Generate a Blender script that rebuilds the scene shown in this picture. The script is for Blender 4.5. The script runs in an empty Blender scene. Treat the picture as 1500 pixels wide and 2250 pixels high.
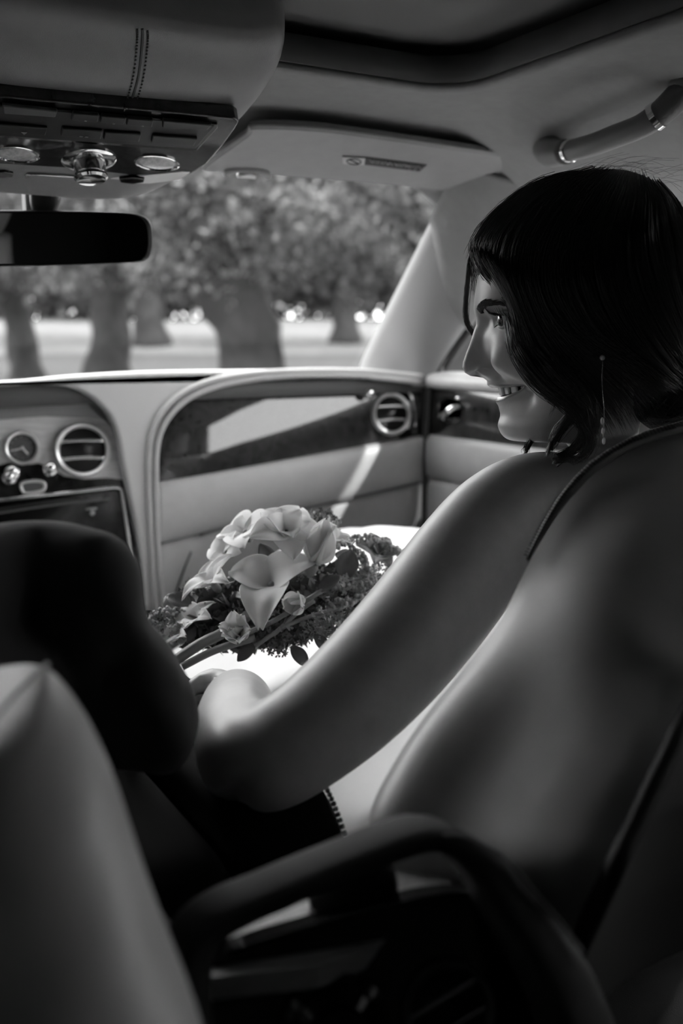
import bpy, bmesh, math, random
import numpy as np
from mathutils import Vector, Matrix, noise as mnoise

SC = bpy.context.scene
COL = SC.collection
random.seed(7)
RNG = np.random.default_rng(11)

# ------------------------------------------------------------------ camera
CAM = np.array([-0.27, 0.0, 0.80])
FPX = 2187.0
YAW = math.radians(30.0)
PIT = math.radians(10.0)
cam_d = bpy.data.cameras.new('camera')
cam_d.sensor_fit = 'VERTICAL'
cam_d.sensor_height = 36.0
cam_d.sensor_width = 24.0
cam_d.lens = FPX / 2250.0 * 36.0
cam_d.clip_start = 0.01
cam_d.clip_end = 600
cam_d.dof.use_dof = True
cam_d.dof.focus_distance = 0.86
cam_d.dof.aperture_fstop = 4.0
cam = bpy.data.objects.new('camera', cam_d)
cam.location = CAM
cam.rotation_euler = (math.pi / 2 - PIT, 0, -YAW)
COL.objects.link(cam)
SC.camera = cam

# ------------------------------------------------------------------ world, sun, exposure
SUN_DIR = Vector((1.0, -1.3, 1.45)).normalized()     # towards the sun
wd = bpy.data.worlds.new('world')
SC.world = wd
wd.use_nodes = True
nt = wd.node_tree
for n in list(nt.nodes):
    nt.nodes.remove(n)
bg = nt.nodes.new('ShaderNodeBackground')               # bright hazy summer sky, even all round
bg.inputs['Color'].default_value = (1, 1, 1, 1)
bg.inputs['Strength'].default_value = 9.0
wo = nt.nodes.new('ShaderNodeOutputWorld')
nt.links.new(bg.outputs[0], wo.inputs[0])
sun_d = bpy.data.lights.new('sun', 'SUN')
sun_d.energy = 6.0
sun_d.angle = math.radians(1.0)
sun = bpy.data.objects.new('sun', sun_d)
sun.rotation_euler = SUN_DIR.to_track_quat('Z', 'Y').to_euler()
sun.location = (3, -4, 8)
COL.objects.link(sun)
SC.view_settings.view_transform = 'Standard'
SC.view_settings.look = 'None'
SC.view_settings.gamma = 1.0
SC.view_settings.use_curve_mapping = False
SC.view_settings.exposure = 0.0
SC.cycles.max_bounces = 10
SC.cycles.diffuse_bounces = 5
SC.cycles.transparent_max_bounces = 12
SC.cycles.caustics_reflective = False
SC.cycles.caustics_refractive = False

# ------------------------------------------------------------------ surveying helpers: photo pixel -> point on a known plane of the car
FW = np.array([math.sin(YAW) * math.cos(PIT), math.cos(YAW) * math.cos(PIT), -math.sin(PIT)])
RT = np.array([math.cos(YAW), -math.sin(YAW), 0.0])
UP = np.cross(RT, FW)
def ray(px, py):
    return FW + RT * ((px - 750) / FPX) + UP * ((1125 - py) / FPX)
def P(px, py, d):
    return CAM + ray(px, py) * d
def PX(px, py, x):
    r = ray(px, py); return CAM + r * ((x - CAM[0]) / r[0])
def PY(px, py, y):
    r = ray(px, py); return CAM + r * ((y - CAM[1]) / r[1])
def PZ(px, py, z):
    r = ray(px, py); return CAM + r * ((z - CAM[2]) / r[2])
def PP(px, py, p0, nrm):
    r = ray(px, py); p0 = np.array(p0); nrm = np.array(nrm)
    return CAM + r * (((p0 - CAM) @ nrm) / (r @ nrm))
def nz(v):
    v = np.array(v, float); return v / np.linalg.norm(v)

# ------------------------------------------------------------------ materials
MATS = {}
def mat(name, base, rough=0.5, metal=0.0, var=0.0, vscale=20.0, bump=0.0, bscale=300.0, coat=0.0,
        stretch=None, sss=0.0, spec=0.5, sheen=0.0, kind='noise'):
    m = bpy.data.materials.new(name)
    m.use_nodes = True
    t = m.node_tree
    b = t.nodes['Principled BSDF']
    b.inputs['Base Color'].default_value = (base, base, base, 1)
    b.inputs['Roughness'].default_value = rough
    b.inputs['Metallic'].default_value = metal
    b.inputs['Specular IOR Level'].default_value = spec
    b.inputs['Coat Weight'].default_value = coat
    b.inputs['Coat Roughness'].default_value = 0.03
    b.inputs['Coat IOR'].default_value = 1.62
    b.inputs['Sheen Weight'].default_value = sheen
    if sss:
        b.inputs['Subsurface Weight'].default_value = sss
        b.inputs['Subsurface Radius'].default_value = (0.006, 0.006, 0.006)
        b.inputs['Subsurface Scale'].default_value = 1.0
    tc = t.nodes.new('ShaderNodeTexCoord')
    mp = t.nodes.new('ShaderNodeMapping')
    if stretch:
        mp.inputs['Scale'].default_value = stretch
    t.links.new(tc.outputs['Object'], mp.inputs[0])
    if var:
        n = t.nodes.new('ShaderNodeTexNoise')
        n.inputs['Scale'].default_value = vscale
        n.inputs['Detail'].default_value = 6
        n.inputs['Roughness'].default_value = 0.6
        if kind == 'burr':
            n.inputs['Distortion'].default_value = 2.5
        t.links.new(mp.outputs[0], n.inputs['Vector'])
        r = t.nodes.new('ShaderNodeMapRange')
        r.inputs['From Min'].default_value = 0.3
        r.inputs['From Max'].default_value = 0.7
        r.inputs['To Min'].default_value = max(0.0, base * (1 - var))
        r.inputs['To Max'].default_value = min(1.0, base * (1 + var))
        t.links.new(n.outputs['Fac'], r.inputs['Value'])
        t.links.new(r.outputs[0], b.inputs['Base Color'])
    if bump:
        n2 = t.nodes.new('ShaderNodeTexVoronoi' if kind == 'leather' else 'ShaderNodeTexNoise')
        n2.inputs['Scale'].default_value = bscale
        t.links.new(mp.outputs[0], n2.inputs['Vector'])
        bp = t.nodes.new('ShaderNodeBump')
        bp.inputs['Strength'].default_value = bump
        bp.inputs['Distance'].default_value = 0.001
        t.links.new(n2.outputs[0], bp.inputs['Height'])
        t.links.new(bp.outputs[0], b.inputs['Normal'])
    MATS[name] = m
    return m

mat('headliner_suede', 0.28, 0.85, bump=0.3, bscale=900, var=0.06, vscale=60)
mat('dark_trim', 0.10, 0.6, var=0.1)
mat('blind_cloth', 0.19, 0.9, bump=0.3, bscale=1200)
mat('pale_leather', 0.46, 0.42, bump=0.12, bscale=900, kind='leather', var=0.05, vscale=40)
mat('pillar_leather', 0.3, 0.42, bump=0.12, bscale=900, kind='leather')
mat('dash_top_leather', 0.12, 0.7, spec=0.15, bump=0.12, bscale=900, kind='leather')
mat('handle_leather', 0.16, 0.4, bump=0.12, bscale=900, kind='leather')
mat('wing_leather', 0.56, 0.42, bump=0.12, bscale=900, kind='leather')
mat('grey_leather', 0.29, 0.45, bump=0.12, bscale=900, kind='leather', var=0.05, vscale=40)
mat('seat_leather', 0.44, 0.40, bump=0.15, bscale=1100, kind='leather', var=0.05, vscale=30)
mat('dark_leather', 0.04, 0.6, spec=0.25, bump=0.15, bscale=900, kind='leather')
mat('black_leather', 0.010, 0.8, spec=0.05, bump=0.15, bscale=900, kind='leather')
mat('black_plastic', 0.012, 0.45)
mat('gloss_black', 0.006, 0.12, coat=0.5)
mat('piping', 0.20, 0.5)
mat('stitch', 0.20, 0.6)
mat('dark_veneer', 0.022, 0.30, spec=0.1, var=0.75, vscale=26, coat=1.0, kind='burr')
mat('pale_veneer', 0.75, 0.20, var=0.2, vscale=9, stretch=(1, 1, 6), coat=1.0, kind='burr')
mat('chrome', 0.80, 0.10, 1.0)
mat('satin_metal', 0.85, 0.32, 0.55)
mat('mirror_glass', 0.50, 0.02, 1.0)
mat('skin', 0.42, 0.42, var=0.06, vscale=70, bump=0.06, bscale=500, sss=0.12)
_t = MATS['skin'].node_tree; _b = _t.nodes['Principled BSDF']
_a = _t.nodes.new('ShaderNodeAttribute'); _a.attribute_name = 'lip'
_mx = _t.nodes.new('ShaderNodeMix'); _mx.data_type = 'RGBA'
_src = _b.inputs['Base Color'].links[0].from_socket
_t.links.new(_a.outputs['Fac'], _mx.inputs[0]); _t.links.new(_src, _mx.inputs[6]); _mx.inputs[7].default_value = (.24, .24, .24, 1)
_t.links.new(_mx.outputs[2], _b.inputs['Base Color'])
_rr = _t.nodes.new('ShaderNodeMapRange'); _rr.inputs['To Min'].default_value = 0.42; _rr.inputs['To Max'].default_value = 0.22
_t.links.new(_a.outputs['Fac'], _rr.inputs['Value']); _t.links.new(_rr.outputs[0], _b.inputs['Roughness'])
mat('lip', 0.26, 0.30)
mat('hair', 0.045, 0.32, spec=0.5)
mat('brow_hair', 0.02, 0.6)
mat('eye_white', 0.45, 0.08, coat=1.0)
mat('iris', 0.03, 0.08, coat=1.0)
mat('tooth', 0.72, 0.18)
mat('satin', 0.78, 0.42, sheen=0.2, var=0.03)
mat('suit_wool', 0.028, 0.85, bump=0.2, bscale=1500, sheen=0.05)
mat('petal', 0.93, 0.55, var=0.05, vscale=60)
_t = MATS['petal'].node_tree; _b = _t.nodes['Principled BSDF']                              # thin petals let light through
_tl = _t.nodes.new('ShaderNodeBsdfTranslucent'); _tl.inputs[0].default_value = (.86, .86, .86, 1)
_ms = _t.nodes.new('ShaderNodeMixShader'); _ms.inputs[0].default_value = 0.45
_t.links.new(_b.outputs[0], _ms.inputs[1]); _t.links.new(_tl.outputs[0], _ms.inputs[2]); _t.links.new(_ms.outputs[0], _t.nodes['Material Output'].inputs[0])
mat('flower_dim', 0.36, 0.6, var=0.2, vscale=90)
mat('bouquet_leaf', 0.13, 0.5, var=0.3)
mat('bouquet_stem', 0.24, 0.5)
mat('pearl', 0.8, 0.12, coat=1.0)
mat('lens_glass', 0.62, 0.15, coat=1.0, bump=0.8, bscale=350, var=0.3, vscale=200)
mat('carpet_wool', 0.6, 0.95, bump=1.0, bscale=500, var=0.5, vscale=260, stretch=(1, 1, 3))
mat('print_pale', 0.55, 0.6)
mat('print_dark', 0.03, 0.6)
mat('icon_grey', 0.30, 0.5)
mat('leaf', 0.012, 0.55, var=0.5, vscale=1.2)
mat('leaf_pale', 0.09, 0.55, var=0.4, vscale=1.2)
mat('bark', 0.014, 0.9, var=0.5, vscale=4, bump=1.0, bscale=12)
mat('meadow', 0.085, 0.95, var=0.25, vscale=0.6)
mat('shaded_meadow', 0.024, 0.95, var=0.4, vscale=1.5)  # same field near the car, tree shade put into the colour
mat('screen_leaf', 0.01, 0.6, var=0.4, vscale=1)  # leaves of the added light screen
mat('grass_blade', 0.30, 0.8, var=0.3)
mat('body_shell', 0.03, 0.7)

def glass_mat(name, tint, f0=0.05, f1=0.9):
    m = bpy.data.materials.new(name); m.use_nodes = True
    t = m.node_tree
    for n in list(t.nodes): t.nodes.remove(n)
    o = t.nodes.new('ShaderNodeOutputMaterial')
    mx = t.nodes.new('ShaderNodeMixShader')
    tr = t.nodes.new('ShaderNodeBsdfTransparent'); tr.inputs[0].default_value = (tint, tint, tint, 1)
    gl = t.nodes.new('ShaderNodeBsdfGlossy'); gl.inputs['Roughness'].default_value = 0.02
    lw = t.nodes.new('ShaderNodeLayerWeight'); lw.inputs[0].default_value = 0.5          # Schlick-like, same from both sides
    pw = t.nodes.new('ShaderNodeMath'); pw.operation = 'POWER'; pw.inputs[1].default_value = 5.0
    fr = t.nodes.new('ShaderNodeMath'); fr.operation = 'MULTIPLY_ADD'; fr.inputs[1].default_value = f1; fr.inputs[2].default_value = f0
    t.links.new(lw.outputs['Facing'], pw.inputs[0]); t.links.new(pw.outputs[0], fr.inputs[0])
    t.links.new(fr.outputs[0], mx.inputs[0]); t.links.new(tr.outputs[0], mx.inputs[1]); t.links.new(gl.outputs[0], mx.inputs[2])
    t.links.new(mx.outputs[0], o.inputs[0])
    MATS[name] = m
glass_mat('windscreen_glass', 0.92, 0.02, 0.25)
glass_mat('window_glass', 0.90)
glass_mat('privacy_glass', 0.03)

# ------------------------------------------------------------------ scene-graph helpers
def tag(o, label=None, cat=None, group=None, kind=None):
    if label: o['label'] = label
    if cat: o['category'] = cat
    if group: o['group'] = group
    if kind: o['kind'] = kind
    return o
def root(name, loc, label=None, cat=None, group=None, kind=None):
    o = bpy.data.objects.new(name, None)
    o.empty_display_size = 0.05
    o.location = [float(c) for c in loc]
    COL.objects.link(o)
    o['_loc'] = [float(c) for c in loc]
    return tag(o, label, cat, group, kind)
def world_loc(o):
    l = Vector(o['_loc']) if '_loc' in o else Vector((0, 0, 0))
    return l
def mk(name, verts, faces, m, parent=None, smooth=True, sharp=None, label=None, cat=None, group=None, kind=None,
       bevel=None, bseg=2, subsurf=0, solid=None, midx=None, extra=None, origin=None):
    me = bpy.data.meshes.new(name)
    V = np.asarray(verts, float).reshape(-1, 3)
    if origin is None:
        origin = V.mean(0)
    origin = np.array(origin, float)
    me.from_pydata((V - origin).tolist(), [], [tuple(int(i) for i in f) for f in faces])
    me.materials.append(MATS[m])
    for e in (extra or []):
        me.materials.append(MATS[e])
    if midx is not None:
        me.polygons.foreach_set('material_index', np.asarray(midx, dtype=np.int32))
    me.validate()
    if smooth:
        me.shade_smooth()
        if sharp:
            me.set_sharp_from_angle(angle=math.radians(sharp))
    me.update()
    o = bpy.data.objects.new(name, me)
    COL.objects.link(o)
    o['_loc'] = origin.tolist()
    if parent is not None:
        o.parent = parent
        o.location = Vector(origin) - world_loc(parent)
    else:
        o.location = origin
    if solid:
        md = o.modifiers.new('solid', 'SOLIDIFY'); md.thickness = solid; md.offset = -1
    if bevel:
        md = o.modifiers.new('bevel', 'BEVEL'); md.width = bevel; md.segments = bseg; md.limit_method = 'ANGLE'
        md.angle_limit = math.radians(35); md.harden_normals = False
    if subsurf:
        md = o.modifiers.new('sub', 'SUBSURF'); md.levels = subsurf; md.render_levels = subsurf
    return tag(o, label, cat, group, kind)
def obj_from_mesh(name, me, parent, loc, rot=None, scale=None):
    o = bpy.data.objects.new(name, me); COL.objects.link(o)
    o['_loc'] = [float(c) for c in loc]
    if parent is not None:
        o.parent = parent; o.location = Vector([float(c) for c in loc]) - world_loc(parent)
    else:
        o.location = loc
    if rot is not None: o.rotation_euler = rot
    if scale is not None: o.scale = scale
    return o

# ------------------------------------------------------------------ shape helpers
def cat_rom(pts, n, closed=False):
    """resample a polyline (any dimension) with a Catmull-Rom spline, n samples"""
    p = np.asarray(pts, float)
    k = len(p)
    if closed:
        ts = np.linspace(0, k, n, endpoint=False)
        g = lambda i: p[i % k]
    else:
        ts = np.linspace(0, k - 1, n)
        g = lambda i: p[i] if 0 <= i < k else (2 * p[0] - p[1] if i < 0 else 2 * p[-1] - p[-2])
    out = []
    for t in ts:
        i = int(min(math.floor(t), k - 1 if closed else k - 2)); u = t - i
        a, b, c, d = g(i - 1), g(i), g(i + 1), g(i + 2)
        out.append(0.5 * ((2 * b) + (c - a) * u + (2 * a - 5 * b + 4 * c - d) * u * u + (-a + 3 * b - 3 * c + d) * u ** 3))
    return np.array(out)
def crv(pts, t):
    """Catmull-Rom at fractional index t"""
    p = np.asarray(pts, float); k = len(p)
    t = min(max(t, 0), k - 1); i = int(min(math.floor(t), k - 2)); u = t - i
    g = lambda j: p[j] if 0 <= j < k else (2 * p[0] - p[1] if j < 0 else 2 * p[-1] - p[-2])
    a, b, c, d = g(i - 1), g(i), g(i + 1), g(i + 2)
    return 0.5 * ((2 * b) + (c - a) * u + (2 * a - 5 * b + 4 * c - d) * u * u + (-a + 3 * b - 3 * c + d) * u ** 3)
def grid_faces(nu, nv, cu=False, cv=False, off=0):
    f = []
    for i in range(nu if cu else nu - 1):
        for j in range(nv if cv else nv - 1):
            a = i * nv + j; b = i * nv + (j + 1) % nv
            c = ((i + 1) % nu) * nv + (j + 1) % nv; d = ((i + 1) % nu) * nv + j
            f.append((a + off, b + off, c + off, d + off))
    return f
def loft(rings, caps=True, off=0):
    R = np.asarray(rings, float); nu, nv = R.shape[:2]
    v = R.reshape(-1, 3).tolist(); f = grid_faces(nu, nv, False, True, off)
    if caps:
        f.append(tuple(off + j for j in reversed(range(nv))))
        f.append(tuple(off + (nu - 1) * nv + j for j in range(nv)))
    return v, f
def frames(path):
    path = np.asarray(path, float); n = len(path)
    T = np.gradient(path, axis=0); T /= np.linalg.norm(T, axis=1)[:, None] + 1e-12
    ref = np.array([0, 0, 1.0]) if abs(T[0][2]) < 0.9 else np.array([1.0, 0, 0])
    N = np.cross(T[0], ref); N /= np.linalg.norm(N)
    out = []
    for i in range(n):
        N = N - T[i] * (N @ T[i]); N /= np.linalg.norm(N) + 1e-12
        out.append((T[i], N.copy(), np.cross(T[i], N)))
    return out
def tube(path, r, n=10, caps=True, off=0, closed=False, flat=1.0, flatdir=None):
    path = np.asarray(path, float); fr = frames(path)
    r = np.full(len(path), r) if np.isscalar(r) else np.asarray(r, float)
    rings = []
    for i, (T, N, B) in enumerate(fr):
        if flatdir is not None:
            B = np.array(flatdir, float); B = B - T * (B @ T); B /= np.linalg.norm(B); N = np.cross(B, T)
        a = np.linspace(0, 2 * math.pi, n, endpoint=False)
        rings.append(path[i] + r[i] * (np.cos(a)[:, None] * N + flat * np.sin(a)[:, None] * B))
    R = np.array(rings); nu = len(R)
    v = R.reshape(-1, 3).tolist(); f = grid_faces(nu, n, closed, True, off)
    if caps and not closed:
        f.append(tuple(off + j for j in reversed(range(n)))); f.append(tuple(off + (nu - 1) * n + j for j in range(n)))
    return v, f
class MB:
    """collects pieces of ONE mesh"""
    def __init__(s): s.v = []; s.f = []; s.m = []
    def add(s, vf, mi=0):
        v, f = vf; o = len(s.v); s.v += [tuple(x) for x in v]; s.f += [tuple(i + o for i in q) for q in f]; s.m += [mi] * len(f); return s
    def mk(s, name, m, parent=None, **k):
        if k.get('extra'): k['midx'] = s.m
        return mk(name, s.v, s.f, m, parent, **k)
def box(c, sx, sy, sz, ax=None):
    c = np.array(c, float)
    A = np.eye(3) if ax is None else np.array(ax, float)
    v = [c + A[0] * sx * i / 2 + A[1] * sy * j / 2 + A[2] * sz * k / 2 for i in (-1, 1) for j in (-1, 1) for k in (-1, 1)]
    return v, [(0, 1, 3, 2), (4, 6, 7, 5), (0, 4, 5, 1), (2, 3, 7, 6), (0, 2, 6, 4), (1, 5, 7, 3)]
def plate(outline, thick):
    """solid plate: outline = list of 3D points, thick = 3D vector towards its back"""
    o = np.asarray(outline, float); n = len(o); b = o + np.asarray(thick, float)
    v = np.vstack([o, b]).tolist()
    f = [tuple(range(n)), tuple(reversed(range(n, 2 * n)))] + [(i, i + n, (i + 1) % n + n, (i + 1) % n) for i in range(n)]
    return v, f
def basis(axis, upref=(0, 0, 1)):
    w = nz(axis); u = np.cross(np.array(upref, float), w)
    if np.linalg.norm(u) < 1e-6: u = np.cross(np.array([1.0, 0, 0]), w)
    u = nz(u); v = np.cross(w, u); return u, v, w
def lathe(c, axis, prof, n=32, sx=1.0, sy=1.0, upref=(0, 0, 1), caps=True):
    """prof: list of (radius, height along axis)"""
    c = np.array(c, float); u, v, w = basis(axis, upref)
    a = np.linspace(0, 2 * math.pi, n, endpoint=False)
    rings = [c + w * h + r * (sx * np.cos(a)[:, None] * u + sy * np.sin(a)[:, None] * v) for r, h in prof]
    return loft(rings, caps)
def ellipsoid(c, axes, nu=14, nv=20):
    """axes: three 3D half-axis vectors"""
    c = np.array(c, float); A = [np.array(a, float) for a in axes]
    rings = []
    for i in range(nu):
        t = math.pi * (i + 0.5) / nu
        a = np.linspace(0, 2 * math.pi, nv, endpoint=False)
        rings.append(c + math.cos(t) * A[2] + math.sin(t) * (np.cos(a)[:, None] * A[0] + np.sin(a)[:, None] * A[1]))
    return loft(rings, True)
def smooth01(x):
    x = np.clip(x, 0, 1); return x * x * (3 - 2 * x)
def fbm(p, s, oct=4):
    return mnoise.fractal(Vector([float(c) * s for c in p]), 1.0, 2.0, oct)
def strands(nm, paths, rad, m, parent, kind=None, label=None):
    """many thin three-sided fibres as one mesh; paths N x S x 3, rad N x S"""
    N, S_, _ = paths.shape
    T = np.gradient(paths, axis=1); T /= np.linalg.norm(T, axis=2, keepdims=True) + 1e-12
    ref = np.array([0.31, 0.45, 0.84]); Nn = np.cross(T, ref); Nn /= np.linalg.norm(Nn, axis=2, keepdims=True) + 1e-12; Bn = np.cross(T, Nn)
    a = np.array([0, 2 * math.pi / 3, 4 * math.pi / 3])
    V = paths[:, :, None, :] + rad[:, :, None, None] * (np.cos(a)[None, None, :, None] * Nn[:, :, None, :] + np.sin(a)[None, None, :, None] * Bn[:, :, None, :])
    V = V.reshape(-1, 3)
    base = (np.arange(N)[:, None, None] * S_ + np.arange(S_ - 1)[None, :, None]) * 3
    k = np.arange(3)[None, None, :]; k2 = (k + 1) % 3
    F = np.stack([base + k, base + k2, base + 3 + k2, base + 3 + k], -1).reshape(-1, 4)
    org = V.mean(0)
    me = bpy.data.meshes.new(nm)
    me.vertices.add(len(V)); me.vertices.foreach_set('co', (V - org).astype(np.float32).ravel())
    me.loops.add(F.size); me.loops.foreach_set('vertex_index', F.astype(np.int32).ravel())
    me.polygons.add(len(F)); me.polygons.foreach_set('loop_start', np.arange(0, F.size, 4, dtype=np.int32))
    me.materials.append(MATS[m]); me.update(); me.validate(); me.shade_smooth()
    o = bpy.data.objects.new(nm, me); COL.objects.link(o); o.parent = parent; o.location = Vector(org) - world_loc(parent); o['_loc'] = org.tolist()
    return tag(o, label=label, kind=kind)
# ================================================================== THE CAR SHELL
def rrect(hx, y0, y1, r, n=12):
    """rounded rectangle in plan, corner by corner, same point count for every size"""
    pts = []
    for cx, cy, a0 in ((hx - r, y1 - r, 0), (-hx + r, y1 - r, 90), (-hx + r, y0 + r, 180), (hx - r, y0 + r, 270)):
        for k in range(n + 1):
            a = math.radians(a0 + 90 * k / n); pts.append((cx + r * math.cos(a), cy + r * math.sin(a)))
    # densify the straight runs
    out = []
    m = len(pts)
    for i in range(m):
        a, b = np.array(pts[i]), np.array(pts[(i + 1) % m])
        out.append(a)
        if (i + 1) % (n + 1) == 0:
            for q in range(1, 10): out.append(a + (b - a) * q / 10)
    return np.array(out)
def headliner_z(x, y):
    z = 1.056 - 0.040 * smooth01((y - 0.93) / 0.30)
    k = float(smooth01((y - 0.97) / 0.17))
    z -= 0.075 * smooth01((abs(x) - 0.43 - 0.15 * k) / (0.26 - 0.13 * k))
    z += 0.012 * k * (1 - smooth01((abs(x) - 0.56) / 0.08))
    return z
inner = rrect(0.385, -0.30, 0.893, 0.055)
outer = rrect(0.785, -0.62, 1.245, 0.09)
rings = []
for k in range(25):
    t = k / 24
    xy = inner * (1 - t) + outer * t
    rings.append([(x, y, float(headliner_z(x, y))) for x, y in xy])
v, f = loft(rings, caps=False)
ceiling = mk('ceiling', v, f, 'headliner_suede', kind='structure', solid=-0.006)
# dark upright lip around the sunroof opening, a welt under it, and the blind above
lip = [[(x, y, 1.0555) for x, y in inner], [(x, y, 1.068) for x, y in inner], [(x * 1.004, y * 1.002, 1.081) for x, y in inner]]
v, f = loft(lip, caps=False)
trim_1 = mk('trim_1', v, f, 'dark_trim', kind='structure', solid=0.004)
wl = [(x * 1.006, y if y < 0.5 else y + 0.003, 1.0545) for x, y in inner]
v, f = tube(wl, 0.0022, 6, closed=True)
mk('welt', v, f, 'dark_trim', trim_1)
bl = rrect(0.50, -0.45, 1.02, 0.05)
v, f = plate([(x, y, 1.094) for x, y in bl], (0, 0, 0.01))
mk('sunroof_blind', v, f, 'blind_cloth', ceiling, sharp=30)
# outer roof skin that keeps the daylight out
RX = 0.83
roof = []
for k in range(13):
    y = -0.75 + 2.03 * k / 12
    roof.append([(x, y, 1.145 - 0.05 * smooth01((y - 0.85) / 0.45) - 0.05 * (abs(x) / RX) ** 4 * 1.0) for x in np.linspace(-RX, RX, 15)])
R = np.array(roof)
v = R.reshape(-1, 3).tolist(); f = grid_faces(13, 15)
mk('roof_skin', v, f, 'body_shell', ceiling, solid=0.02)

floor = mk('floor', *box((0, 0.55, -0.02), 1.66, 2.6, 0.04), m='body_shell', kind='structure', smooth=False)
mk('wall_rear', *box((0, -0.72, 0.55), 1.66, 0.04, 1.18), m='body_shell', kind='structure', smooth=False)
mk('wall_front', *box((0, 1.80, 0.36), 1.66, 0.04, 0.72), m='body_shell', kind='structure', smooth=False)

# windscreen
def ws(x, t):
    """point of the windscreen, t 0 at the dash 1 at the header"""
    y = 1.735 - 0.51 * t - 0.09 * (x / 0.7) ** 2 * (1 - 0.5 * t); z = 0.742 + 0.288 * t + 0.012 * math.sin(math.pi * t)
    return (x * (1 - 0.10 * t), y, z)
G = [[ws(x, t) for x in np.linspace(-0.70, 0.70, 25)] for t in np.linspace(-0.02, 1.06, 13)]
v = np.array(G).reshape(-1, 3).tolist(); f = grid_faces(13, 25)
window_1 = mk('window_1', v, f, 'windscreen_glass', kind='structure', label='laminated windscreen above the dashboard')
# headers strip that closes roof to glass
G = [[(x, 1.205 + 0.08 * t, 1.022 + 0.07 * t) for x in np.linspace(-0.70, 0.70, 9)] for t in np.linspace(0, 1, 4)]
mk('trim_2', np.array(G).reshape(-1, 3), grid_faces(4, 9), 'black_plastic', kind='structure', solid=0.004)

# A-pillars, each a convex strip plus its upper cover
def pillar(name, sg):
    L = [(0.655, 1.535, 0.735), (0.650, 1.51, 0.765), (0.615, 1.34, 0.885), (0.585, 1.20, 0.98), (0.572, 1.13, 1.025)]
    Rr = [(0.700, 1.372, 0.715), (0.697, 1.345, 0.755), (0.694, 1.250, 0.836), (0.688, 1.14, 0.925), (0.682, 1.03, 0.990)]
    Lc, Rc = cat_rom(L, 26), cat_rom(Rr, 26)
    def strip(k0, k1, up, wide):
        rows = []
        for k in range(k0, k1 + 1):
            a, b = Lc[k], Rc[k]
            row = []
            for q in np.linspace(-wide, 1 + wide, 14):
                p = a + (b - a) * q
                n_ = nz((-0.75, -0.60, -0.15))
                bul = (0.020 * abs(math.sin(math.pi * min(max(q, 0), 1))) ** 0.8 + up)
                if q < 0 or q > 1: bul = -0.012
                p = p + n_ * bul
                row.append((p[0] * sg, p[1], p[2]))
            rows.append(row)
        return np.array(rows)
    A = strip(0, 25, 0.0, 0.05)
    fs = grid_faces(A.shape[0], 14)
    if sg < 0: fs = [tuple(reversed(q)) for q in fs]
    o = mk(name, A.reshape(-1, 3), fs, 'pillar_leather', kind='structure')
    return o, strip, Lc, Rc
trim_3, pst, pLc, pRc = pillar('trim_3', 1)
trim_4, _, _, _ = pillar('trim_4', -1)
# cover over the pillar head (the seam seen beside the visor); its lower edge dips towards the side window
rows = []
for q in np.linspace(-0.04, 1.04, 16):
    k0 = 15.2 + 2.2 * max(0.0, 1 - q) ** 1.5 - 4.2 * q
    col = []
    for k in np.linspace(k0, 25.5, 12):
        a, b = crv(pLc, min(k, 25)), crv(pRc, min(k, 25))
        p = a + (b - a) * q + nz((-0.75, -0.60, -0.15)) * (0.020 * abs(math.sin(math.pi * min(max(q, 0), 1))) ** 0.8 + 0.005)
        col.append(p)
    rows.append(col)
mk('pillar_cover', np.array(rows).reshape(-1, 3), grid_faces(16, 12), 'headliner_suede', trim_3, solid=0.004)

# side rails above the windows, sills, centre posts
for nm, sg in (('wall_right', 1), ('wall_left', -1)):
    b = MB()
    b.add(box((0.805 * sg, 0.25, 1.04), 0.05, 1.95, 0.12))                 # cant rail
    b.add(box((0.81 * sg, 1.50, 0.36), 0.05, 0.60, 0.72))                 # footwell side
    b.add(box((0.775 * sg, 0.12, 0.53), 0.10, 0.12, 1.0))                  # centre post
    b.add(box((0.76 * sg, -0.33, 0.36), 0.13, 0.80, 0.72))                # rear door inside
    b.mk(nm, 'body_shell', kind='structure', smooth=False)
# side glass
def side_glass(name, sg, ya, yb, m):
    ps = []
    for t in np.linspace(0, 1, 7):
        z = 0.715 + 0.285 * t
        yf = yb - 0.335 * t if name in ('window_2', 'window_3') else yb
        ps.append([((0.800 - 0.015 * t) * sg, y, z) for y in np.linspace(ya, yf, 10)])
    return mk(name, np.array(ps).reshape(-1, 3), grid_faces(7, 10), m, kind='structure')
side_glass('window_2', 1, 0.17, 1.40, 'window_glass')
side_glass('window_3', -1, 0.17, 1.40, 'window_glass')
side_glass('window_4', 1, -0.70, 0.07, 'privacy_glass')
side_glass('window_5', -1, -0.70, 0.07, 'privacy_glass')

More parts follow.
